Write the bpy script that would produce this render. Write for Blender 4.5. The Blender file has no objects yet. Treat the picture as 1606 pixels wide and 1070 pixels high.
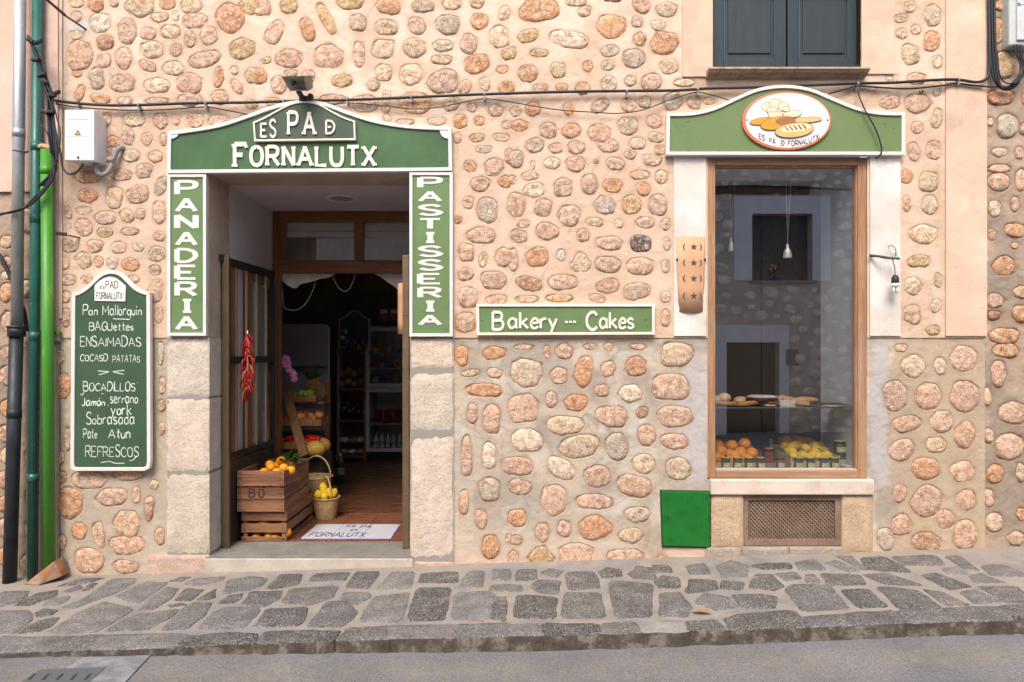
import bpy, math, random
import numpy as np
from mathutils import Vector, Matrix
R = math.radians
random.seed(7)
sc = bpy.context.scene
# ------------------------------------------------------------------ camera
F, D, HC, CX, HY = 1070.0, 4.46, 1.3625, 803.0, 553.0     # focal (px), distance to wall, eye height, principal px
cam = bpy.data.cameras.new('camera'); co = bpy.data.objects.new('camera', cam); sc.collection.objects.link(co)
co.location = (0, -D, HC); co.rotation_euler = (R(90), 0, 0)
cam.sensor_width = 36; cam.lens = F/1606*36; cam.shift_y = 18/1606; cam.clip_start = .05; cam.clip_end = 200
sc.camera = co
# ------------------------------------------------------------------ light
w = bpy.data.worlds.new('World'); sc.world = w; w.use_nodes = True
nt = w.node_tree; nt.nodes.clear()
sky = nt.nodes.new('ShaderNodeTexSky'); sky.sky_type = 'NISHITA'; sky.sun_disc = False
sky.sun_elevation = R(50); sky.sun_rotation = R(195); sky.dust_density = 4.5; sky.air_density = .8; sky.ozone_density = 1.0
bg = nt.nodes.new('ShaderNodeBackground'); bg.inputs[1].default_value = .15
ow = nt.nodes.new('ShaderNodeOutputWorld')
nt.links.new(sky.outputs[0], bg.inputs[0]); nt.links.new(bg.outputs[0], ow.inputs[0])
sl = bpy.data.lights.new('sun', 'SUN'); sl.energy = 1.05; sl.angle = R(24); sl.color = (1, .94, .87)
so = bpy.data.objects.new('sun', sl); sc.collection.objects.link(so)
so.rotation_euler = Vector((-.14, -.66, .80)).to_track_quat('Z', 'Y').to_euler()
vs = sc.view_settings; vs.view_transform = 'Standard'; vs.look = 'None'; vs.gamma = 1; vs.use_curve_mapping = False
vs.exposure = .90
try:
    sc.cycles.max_bounces = 8; sc.cycles.diffuse_bounces = 4; sc.cycles.transparent_max_bounces = 12
except Exception: pass

# ------------------------------------------------------------------ helpers
def P(px, py, d=0.0):                       # photo pixel -> point on the vertical plane y = d
    s = (D+d)/F
    return Vector(((px-CX)*s, d, HC+(HY-py)*s))
GZ0, GS = -.010, .031                       # pavement plane z = GZ0 + GS*x
def G(px, py, z0=GZ0):                      # photo pixel -> point on the sloping ground
    dx, dz = (px-CX)/F, (HY-py)/F
    t = (HC-z0)/(GS*dx-dz)
    return Vector((t*dx, -D+t, z0+GS*t*dx))
def link(o): sc.collection.objects.link(o); return o
def tag(o, label=None, cat=None, group=None, kind=None):
    if label: o['label'] = label
    if cat: o['category'] = cat
    if group: o['group'] = group
    if kind: o['kind'] = kind
    return o
def thing(name, label, cat, loc=(0, 0, 0), rz=0, group=None):
    o = link(bpy.data.objects.new(name, None)); o.location = loc; o.rotation_euler = (0, 0, rz)
    o.empty_display_size = .05
    return tag(o, label, cat, group)
class MB:
    def __init__(s): s.v = []; s.f = []; s.sm = []
    def add(s, vs, fs, smooth=False):
        k = len(s.v); s.v += [tuple(v) for v in vs]; s.f += [tuple(i+k for i in f) for f in fs]; s.sm += [smooth]*len(fs); return s
    def box(s, x0, x1, y0, y1, z0, z1):
        v = [(x, y, z) for x in (x0, x1) for y in (y0, y1) for z in (z0, z1)]
        return s.add(v, [(0,1,3,2),(4,6,7,5),(0,4,5,1),(2,3,7,6),(0,2,6,4),(1,5,7,3)])
    def obox(s, c, ax, ay, az):             # centre and three half-axes
        c = Vector(c); ax = Vector(ax); ay = Vector(ay); az = Vector(az)
        v = [c+ax*i+ay*j+az*k for i in (-1, 1) for j in (-1, 1) for k in (-1, 1)]
        return s.add(v, [(0,1,3,2),(4,6,7,5),(0,4,5,1),(2,3,7,6),(0,2,6,4),(1,5,7,3)])
    def bar(s, a, b, w, h, up=(0, 0, 1)):
        a = Vector(a); b = Vector(b); d = (b-a); L = d.length; d.normalize()
        u = Vector(up); x = d.cross(u)
        if x.length < 1e-4: x = d.cross(Vector((0, 1, 0)))
        x.normalize(); u = x.cross(d)
        return s.obox((a+b)/2, d*L/2, x*w/2, u*h/2)
    def prism(s, poly, y0, y1):             # poly of (x, z); front at y0
        n = len(poly)
        v = [(x, y0, z) for x, z in poly]+[(x, y1, z) for x, z in poly]
        return s.add(v, [tuple(range(n)), tuple(range(2*n-1, n-1, -1))]+[(i, i+n, (i+1) % n+n, (i+1) % n) for i in range(n)])
    def ring(s, po, pi, y0, y1):            # frame between two outlines of equal length
        n = len(po)
        v = [(x, y0, z) for x, z in po]+[(x, y0, z) for x, z in pi]+[(x, y1, z) for x, z in po]+[(x, y1, z) for x, z in pi]
        f = []
        for i in range(n):
            j = (i+1) % n
            f += [(i, j, j+n, i+n), (i, i+2*n, j+2*n, j), (i+n, j+n, j+3*n, i+3*n), (i+2*n, i+3*n, j+3*n, j+2*n)]
        return s.add(v, f)
    def tube(s, pts, r, n=8, cap=True):
        pts = [Vector(p) for p in pts]; m = len(pts)
        rs = r if isinstance(r, (list, tuple)) else [r]*m
        v = []; prev = None
        for i, p in enumerate(pts):
            d = (pts[min(i+1, m-1)]-pts[max(i-1, 0)]).normalized()
            if prev is None:
                a = d.cross(Vector((0, 1, 0)))
                if a.length < .1: a = d.cross(Vector((1, 0, 0)))
            else: a = prev-d*prev.dot(d)
            a.normalize(); prev = a; b = d.cross(a)
            v += [p+(a*math.cos(t)+b*math.sin(t))*rs[i] for t in [2*math.pi*k/n for k in range(n)]]
        f = [(i*n+k, i*n+(k+1) % n, (i+1)*n+(k+1) % n, (i+1)*n+k) for i in range(m-1) for k in range(n)]
        s.add(v, f, True)
        if cap:
            k = len(s.v)-len(v); s.f += [tuple(k+i for i in range(n))[::-1], tuple(k+(m-1)*n+i for i in range(n))]; s.sm += [False]*2
        return s
    def lathe(s, prof, c=(0, 0, 0), n=16, sx=1, sy=1):
        c = Vector(c); m = len(prof)
        v = [c+Vector((r*sx*math.cos(2*math.pi*k/n), r*sy*math.sin(2*math.pi*k/n), z)) for r, z in prof for k in range(n)]
        f = [(i*n+k, i*n+(k+1) % n, (i+1)*n+(k+1) % n, (i+1)*n+k) for i in range(m-1) for k in range(n)]
        return s.add(v, f, True)
    def ball(s, c, r, n=12, m=8, sq=(1, 1, 1), rot=None):
        c = Vector(c); v = [Vector((0, 0, -1))]
        for i in range(1, m):
            t = math.pi*i/m
            v += [Vector((math.sin(t)*math.cos(2*math.pi*k/n), math.sin(t)*math.sin(2*math.pi*k/n), -math.cos(t))) for k in range(n)]
        v.append(Vector((0, 0, 1)))
        v = [Vector((p.x*sq[0], p.y*sq[1], p.z*sq[2]))*r for p in v]
        if rot is not None: v = [rot @ p for p in v]
        f = [(0, 1+(k+1) % n, 1+k) for k in range(n)]
        f += [(1+i*n+k, 1+i*n+(k+1) % n, 1+(i+1)*n+(k+1) % n, 1+(i+1)*n+k) for i in range(m-2) for k in range(n)]
        L = len(v)-1; f += [(L, 1+(m-2)*n+k, 1+(m-2)*n+(k+1) % n) for k in range(n)]
        return s.add([c+p for p in v], f, True)
    def mesh(s, name):
        me = bpy.data.meshes.new(name); me.from_pydata(s.v, [], s.f)
        me.polygons.foreach_set('use_smooth', s.sm); me.update(); return me
def obj(name, mb, m, parent=None, bevel=0, color=None, loc=None, wear=None):
    me = mb.mesh(name) if isinstance(mb, MB) else mb
    if not me.materials: me.materials.append(m)
    o = link(bpy.data.objects.new(name, me))
    if parent is not None:
        o.parent = parent
        if loc is None:                     # mesh given in world coordinates
            p = parent; M = p.matrix_basis.copy()
            while p.parent is not None:
                M = p.parent.matrix_basis @ p.matrix_parent_inverse @ M; p = p.parent
            o.matrix_parent_inverse = M.inverted()
    if loc is not None: o.location = loc
    if bevel:
        b = o.modifiers.new('bevel', 'BEVEL'); b.width = bevel; b.segments = 2; b.limit_method = 'ANGLE'; b.angle_limit = R(40)
    if color: o.color = (*color, 1)
    return o
def copy_tree(o, parent=None):
    c = o.copy(); sc.collection.objects.link(c)
    if parent is not None: c.parent = parent
    for ch in [x for x in sc.objects if x.parent == o]: copy_tree(ch, c)
    return c
def cat(pts, n=4, closed=False):            # Catmull-Rom
    pts = [Vector(p) for p in pts]; m = len(pts); out = []
    for i in range(m if closed else m-1):
        g = (lambda k: pts[k % m]) if closed else (lambda k: pts[max(0, min(m-1, k))])
        a, b, c, d = g(i-1), g(i), g(i+1), g(i+2)
        for k in range(n):
            t = k/n
            out.append(.5*((2*b)+(c-a)*t+(2*a-5*b+4*c-d)*t*t+(3*b-a-3*c+d)*t**3))
    if not closed: out.append(pts[-1])
    return out

# ------------------------------------------------------------------ materials
MATS = {}
def mat(name, col=(.5, .5, .5), rough=.6, var=.12, vsc=6, fine=.1, fsc=140, bump=.15, bsc=160, big=0, bigf=.2, metal=0,
        src=None, col2=None, c2s=5, c2t=(.5, .6), stretch=(1, 1, 1), spec=.4, coat=0, extra=None):
    if name in MATS: return MATS[name]
    m = bpy.data.materials.new(name); m.use_nodes = True; n = m.node_tree.nodes; l = m.node_tree.links
    b = n['Principled BSDF']; b.inputs['Roughness'].default_value = rough; b.inputs['Metallic'].default_value = metal
    b.inputs['Specular IOR Level'].default_value = spec; b.inputs['Coat Weight'].default_value = coat
    geo = n.new('ShaderNodeNewGeometry'); mp = n.new('ShaderNodeMapping'); mp.inputs['Scale'].default_value = stretch
    l.new(geo.outputs['Position'], mp.inputs['Vector'])
    def noise(sc_, det=4, ro=.55):
        t = n.new('ShaderNodeTexNoise'); t.inputs['Scale'].default_value = sc_; t.inputs['Detail'].default_value = det
        t.inputs['Roughness'].default_value = ro; l.new(mp.outputs[0], t.inputs['Vector']); return t.outputs['Fac']
    def rng(x, a, b_, c, d):
        t = n.new('ShaderNodeMapRange'); l.new(x, t.inputs[0])
        for i, q in enumerate((a, b_, c, d)): t.inputs[i+1].default_value = q
        return t.outputs[0]
    def mul(a, b_):
        t = n.new('ShaderNodeMath'); t.operation = 'MULTIPLY'; l.new(a, t.inputs[0]); l.new(b_, t.inputs[1]); return t.outputs[0]
    def mix(f, a, b_, mode='MIX'):
        t = n.new('ShaderNodeMix'); t.data_type = 'RGBA'; t.blend_type = mode
        for s_, q in ((0, f), (6, a), (7, b_)):
            if isinstance(q, (int, float)): t.inputs[s_].default_value = q
            elif isinstance(q, tuple): t.inputs[s_].default_value = (*q, 1)
            else: l.new(q, t.inputs[s_])
        return t.outputs[2]
    if src == 'obj': base = n.new('ShaderNodeObjectInfo').outputs['Color']
    elif src == 'attr':
        a = n.new('ShaderNodeAttribute'); a.attribute_name = 'Col'; base = a.outputs['Color']
    else:
        r_ = n.new('ShaderNodeRGB'); r_.outputs[0].default_value = (*col, 1); base = r_.outputs[0]
    if col2: base = mix(rng(noise(c2s, 6, .65), c2t[0], c2t[1], 0, 1), base, col2)
    if extra: base = extra(n, l, base, geo, noise, rng, mix, mul)
    f1 = rng(noise(vsc, 5), .3, .7, 1-var, 1+var); f2 = rng(noise(fsc, 3, .7), .3, .7, 1-fine, 1+fine)
    cmb = n.new('ShaderNodeCombineXYZ'); f = mul(f1, f2)
    for i in range(3): l.new(f, cmb.inputs[i])
    l.new(mix(1.0, base, cmb.outputs[0], 'MULTIPLY'), b.inputs['Base Color'])
    l.new(rng(noise(vsc*2.3, 4), .3, .7, max(0, rough-.1), min(1, rough+.1)), b.inputs['Roughness'])
    if bump:
        bp = n.new('ShaderNodeBump'); bp.inputs['Strength'].default_value = 1; bp.inputs['Distance'].default_value = bump*.01
        l.new(noise(bsc, 5, .7), bp.inputs['Height']); nrm = bp.outputs[0]
        if big:
            b2 = n.new('ShaderNodeBump'); b2.inputs['Distance'].default_value = big*.01; l.new(noise(bsc*bigf, 6, .68), b2.inputs['Height'])
            l.new(nrm, b2.inputs['Normal']); nrm = b2.outputs[0]
        l.new(nrm, b.inputs['Normal'])
    MATS[name] = m; return m
def stone_extra(n, l, base, geo, noise, rng, mix, mul):
    nz = n.new('ShaderNodeTexNoise'); nz.inputs['Scale'].default_value = 28; nz.inputs['Detail'].default_value = 4; l.new(geo.outputs['Position'], nz.inputs['Vector'])
    ad = n.new('ShaderNodeVectorMath'); ad.operation = 'MULTIPLY_ADD'; l.new(nz.outputs['Color'], ad.inputs[0]); ad.inputs[1].default_value = (.075, .075, .075); l.new(geo.outputs['Position'], ad.inputs[2])
    vo = n.new('ShaderNodeTexVoronoi'); vo.feature = 'DISTANCE_TO_EDGE'; vo.inputs['Scale'].default_value = 17; l.new(ad.outputs[0], vo.inputs['Vector'])
    crack = mul(rng(vo.outputs['Distance'], 0, .085, .62, 0), rng(noise(14, 3, .6), .42, .54, 0, 1))
    base = mix(rng(noise(34, 7, .8), .52, .58, 0, .7), base, (.80, .67, .52))
    base = mix(rng(noise(25, 7, .8), .52, .59, 0, .65), base, (.62, .32, .18))
    base = mix(rng(noise(60, 7, .9), 0.565, .615, 0, .5), base, (.27, .16, .10))
    return mix(crack, base, (.22, .13, .08))
M_stone = mat('wall_stone', src='obj', rough=.9, var=.22, vsc=26, fine=.28, fsc=120, bump=.13, bsc=170, big=1.5, bigf=.3, extra=stone_extra, spec=.2)
M_plaster = mat('plaster', src='attr', rough=.93, var=.07, vsc=4, fine=.07, fsc=90, bump=.14, bsc=90, big=.5, spec=.15)
def pave_extra(n, l, base, geo, noise, rng, mix, mul):
    vo = n.new('ShaderNodeTexVoronoi'); vo.inputs['Scale'].default_value = 75; l.new(geo.outputs['Position'], vo.inputs['Vector'])
    base = mix(rng(noise(9, 6, .7), .52, .68, 0, .45), base, (.26, .24, .215))
    base = mix(rng(noise(120, 3, .85), .52, .58, 0, .8), base, (.42, .40, .37))
    return mix(rng(noise(150, 3, .8), .44, .38, 0, .6), base, (.035, .03, .03))
M_pave = mat('basalt_paving', src='obj', rough=.72, var=.25, vsc=10, fine=.3, fsc=230, bump=.15, bsc=120, big=.5, extra=pave_extra, spec=.4)
M_mortar = mat('pavement_mortar', (.32, .285, .24), rough=.95, var=.12, vsc=5, fine=.15, fsc=110, bump=.35, bsc=100, big=1, col2=(.25, .24, .23), c2s=2.2)
M_block = mat('limestone_block', src='obj', rough=.92, var=.12, vsc=7, fine=.22, fsc=130, bump=.3, bsc=90, big=1.4, spec=.2,
    extra=lambda n, l, b, g, noise, rng, mix, mul: mix(rng(noise(60, 7, .85), .55, .63, 0, .6), mix(rng(noise(9, 6, .7), .52, .66, 0, .5), b, (.60, .47, .34)), (.26, .21, .16)))
def road_extra(n, l, base, geo, noise, rng, mix, mul):
    sp = n.new('ShaderNodeSeparateXYZ'); l.new(geo.outputs['Position'], sp.inputs[0])
    a = rng(sp.outputs[1], -1.50, -1.42, 0, 1); b = rng(sp.outputs[1], -1.33, -1.25, 1, 0)
    base = mix(rng(noise(260, 2, .8), .48, .60, 0, .8), base, (.38, .36, .355))
    base = mix(rng(noise(240, 2, .8), .38, .30, 0, .8), base, (.07, .07, .07))
    base = mix(mul(mul(a, b), rng(noise(7, 6, .75), .42, .62, 0, .3)), base, (.36, .31, .15))
    return mix(rng(noise(3, 4, .6), .5, .7, 0, .35), base, (.16, .16, .17))
M_kerbface = mat('kerb_face_brown', (.12, .10, .08), rough=.95, var=.35, vsc=14, fine=.3, bump=1, bsc=50, big=1.5, col2=(.20, .18, .15), c2s=14)  # darker brown for the upright faces of the kerb stones
M_road = mat('asphalt', (.175, .17, .17), rough=.9, var=.12, vsc=2.5, fine=.25, fsc=90, bump=.5, bsc=130, big=.8, extra=road_extra)
def wood(name, c, c2, rough=.55, st=(1, 1, .06), **k):
    return mat(name, c, rough=rough, var=.18, vsc=30, fine=.2, fsc=160, bump=.12, bsc=120, stretch=st, col2=c2, c2s=16, c2t=(.45, .62), **k)
M_woodv = wood('window_wood_upright', (.36, .19, .095), (.42, .27, .17))
M_woodh = wood('window_wood_level', (.33, .18, .095), (.42, .28, .18), st=(.06, 1, 1))
M_door = wood('door_wood_upright', (.20, .075, .028), (.26, .11, .045), rough=.4)
M_doorh = wood('door_wood_level', (.20, .075, .028), (.27, .12, .05), rough=.4, st=(.06, 1, 1))
M_crate = wood('crate_wood', (.30, .145, .075), (.15, .065, .038), rough=.85, st=(.1, .1, 1.4))
M_white = mat('white_paint', (.73, .70, .67), rough=.5, var=.05, vsc=8, fine=.04, bump=.06, bsc=60, col2=(.62, .57, .50), c2s=22, c2t=(.60, .72))
M_cream = mat('cream_paint', (.80, .74, .64), rough=.5, var=.06, vsc=12, fine=.04, bump=.08, bsc=60, col2=(.55, .45, .33), c2s=30, c2t=(.64, .74))
M_green = mat('green_paint', (.050, .118, .048), rough=.42, var=.16, vsc=3.5, fine=.05, bump=.06, bsc=50, col2=(.065, .15, .052), c2s=3.0, c2t=(.40, .72), spec=.3)
M_green2 = mat('light_green_paint', (.14, .225, .092), rough=.45, var=.10, vsc=5, fine=.05, bump=.06, bsc=50, col2=(.11, .195, .09), c2s=9, c2t=(.56, .7), spec=.3)
M_green3 = mat('olive_green_paint', (.15, .22, .085), rough=.5, var=.07, vsc=4, fine=.05, bump=.06, bsc=50, col2=(.11, .19, .075), c2s=7, c2t=(.60, .75), spec=.3)
M_dkgreen = mat('dark_green_paint', (.062, .092, .062), rough=.5, var=.08, vsc=6, fine=.05, bump=.05, spec=.3)
M_board = mat('board_green', (.052, .100, .056), rough=.6, var=.10, vsc=4, fine=.05, bump=.04, spec=.25)
M_chalk = mat('chalk_paint', (.66, .74, .66), rough=.9, var=.2, vsc=60, fine=.15, bump=.05)
M_black = mat('black_cable', (.022, .024, .028), rough=.5, var=.1, fine=.1, bump=.03)
M_iron = mat('dark_iron', (.03, .027, .025), rough=.5, var=.2, bump=.05, metal=.3)
M_bronze = mat('bronze_metal', (.20, .14, .085), rough=.42, var=.1, bump=.04, metal=.5)
M_zinc = mat('zinc_pipe', (.42, .43, .45), rough=.45, var=.18, vsc=7, metal=.55, bump=.04, col2=(.52, .50, .46), c2s=8, stretch=(1, 1, .25))
M_pgreen = mat('dark_green_pipe_paint', (.022, .115, .09), rough=.35, var=.12, vsc=8, bump=.04, col2=(.25, .42, .38), c2s=26, c2t=(.66, .72))
M_lgreen = mat('bright_green_pipe_paint', (.06, .245, .026), rough=.4, var=.14, vsc=6, bump=.05, stretch=(1, 1, .3), col2=(.16, .34, .03), c2s=12, c2t=(.6, .75))
M_pblack = mat('black_pipe_paint', (.022, .026, .032), rough=.45, var=.3, vsc=7, bump=.15, bsc=40)
M_plastic = mat('grey_white_plastic', (.72, .73, .74), rough=.4, var=.03, fine=.02, bump=.02)
M_rubber = mat('grey_conduit', (.27, .26, .26), rough=.6, var=.08, bump=.03)
M_lid = mat('lid_green_paint', (.012, .16, .022), rough=.35, var=.12, vsc=9, bump=.12, bsc=30, col2=(.01, .12, .02), c2s=12, c2t=(.5, .66))
M_shut = mat('shutter_paint', (.020, .032, .037), rough=.5, var=.12, vsc=20, bump=.06, stretch=(1, 1, .1))
M_terra = mat('terracotta', (.60, .35, .20), rough=.75, var=.08, vsc=9, fine=.06, bump=.1)
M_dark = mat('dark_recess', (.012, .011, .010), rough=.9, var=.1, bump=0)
M_inner = mat('vestibule_plaster', (.60, .57, .56), rough=.85, var=.04, fine=.03, bump=.04)
M_reveal = mat('reveal_plaster', (.46, .35, .26), rough=.9, var=.08, bump=.12, bsc=80, col2=(.52, .42, .33), c2s=5)
M_room = mat('room_paint', (.24, .19, .11), rough=.85, var=.1, bump=.05)
M_tile = mat('red_floor_tile', (.22, .085, .045), rough=.35, var=.18, vsc=12, bump=.03)
M_step = mat('grey_step_stone', (.23, .215, .19), rough=.7, var=.15, vsc=8, fine=.2, bump=.3, bsc=60, col2=(.40, .38, .35), c2s=28, c2t=(.62, .70))
M_orange = mat('orange_peel', (.85, .33, .010), rough=.42, var=.08, vsc=20, fine=.04, bump=.08, bsc=320)
M_lemon = mat('lemon_peel', (.80, .55, .025), rough=.42, var=.1, vsc=25, fine=.04, bump=.08, bsc=300)
M_leaf = mat('citrus_leaf', (.06, .17, .025), rough=.4, var=.2, vsc=30, bump=.05)
M_wicker = mat('wicker', (.50, .34, .16), rough=.75, var=.25, vsc=40, fine=.3, bump=.2)
M_screw = mat('screw_metal', (.20, .21, .18), rough=.5, metal=.4, var=.2, bump=.03)
M_cloth = mat('white_cloth', (.82, .77, .68), rough=.9, var=.06, bump=.05)
M_print = {}
def flat(name, c, rough=.6, **k): return mat(name, c, rough=rough, var=.06, fine=.04, bump=.02, **k)
def glassmat(name, refl, tint=(1, 1, 1)):
    m = bpy.data.materials.new(name); m.use_nodes = True; n = m.node_tree.nodes; l = m.node_tree.links; n.clear()
    o = n.new('ShaderNodeOutputMaterial'); mx = n.new('ShaderNodeMixShader'); t = n.new('ShaderNodeBsdfTransparent'); g = n.new('ShaderNodeBsdfGlossy')
    t.inputs[0].default_value = (*tint, 1); g.inputs['Roughness'].default_value = .005
    fr = n.new('ShaderNodeLayerWeight'); fr.inputs[0].default_value = .5
    pw = n.new('ShaderNodeMath'); pw.operation = 'POWER'; pw.inputs[1].default_value = 4; l.new(fr.outputs['Facing'], pw.inputs[0])
    a = n.new('ShaderNodeMath'); a.operation = 'ADD'; a.inputs[1].default_value = refl; l.new(pw.outputs[0], a.inputs[0]); a.use_clamp = True
    l.new(a.outputs[0], mx.inputs[0]); l.new(t.outputs[0], mx.inputs[1]); l.new(g.outputs[0], mx.inputs[2]); l.new(mx.outputs[0], o.inputs[0])
    return m
M_glass = glassmat('window_glass', .40); M_glass3 = glassmat('transom_glass', .16); M_glass2 = glassmat('door_glass', .06)
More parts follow.
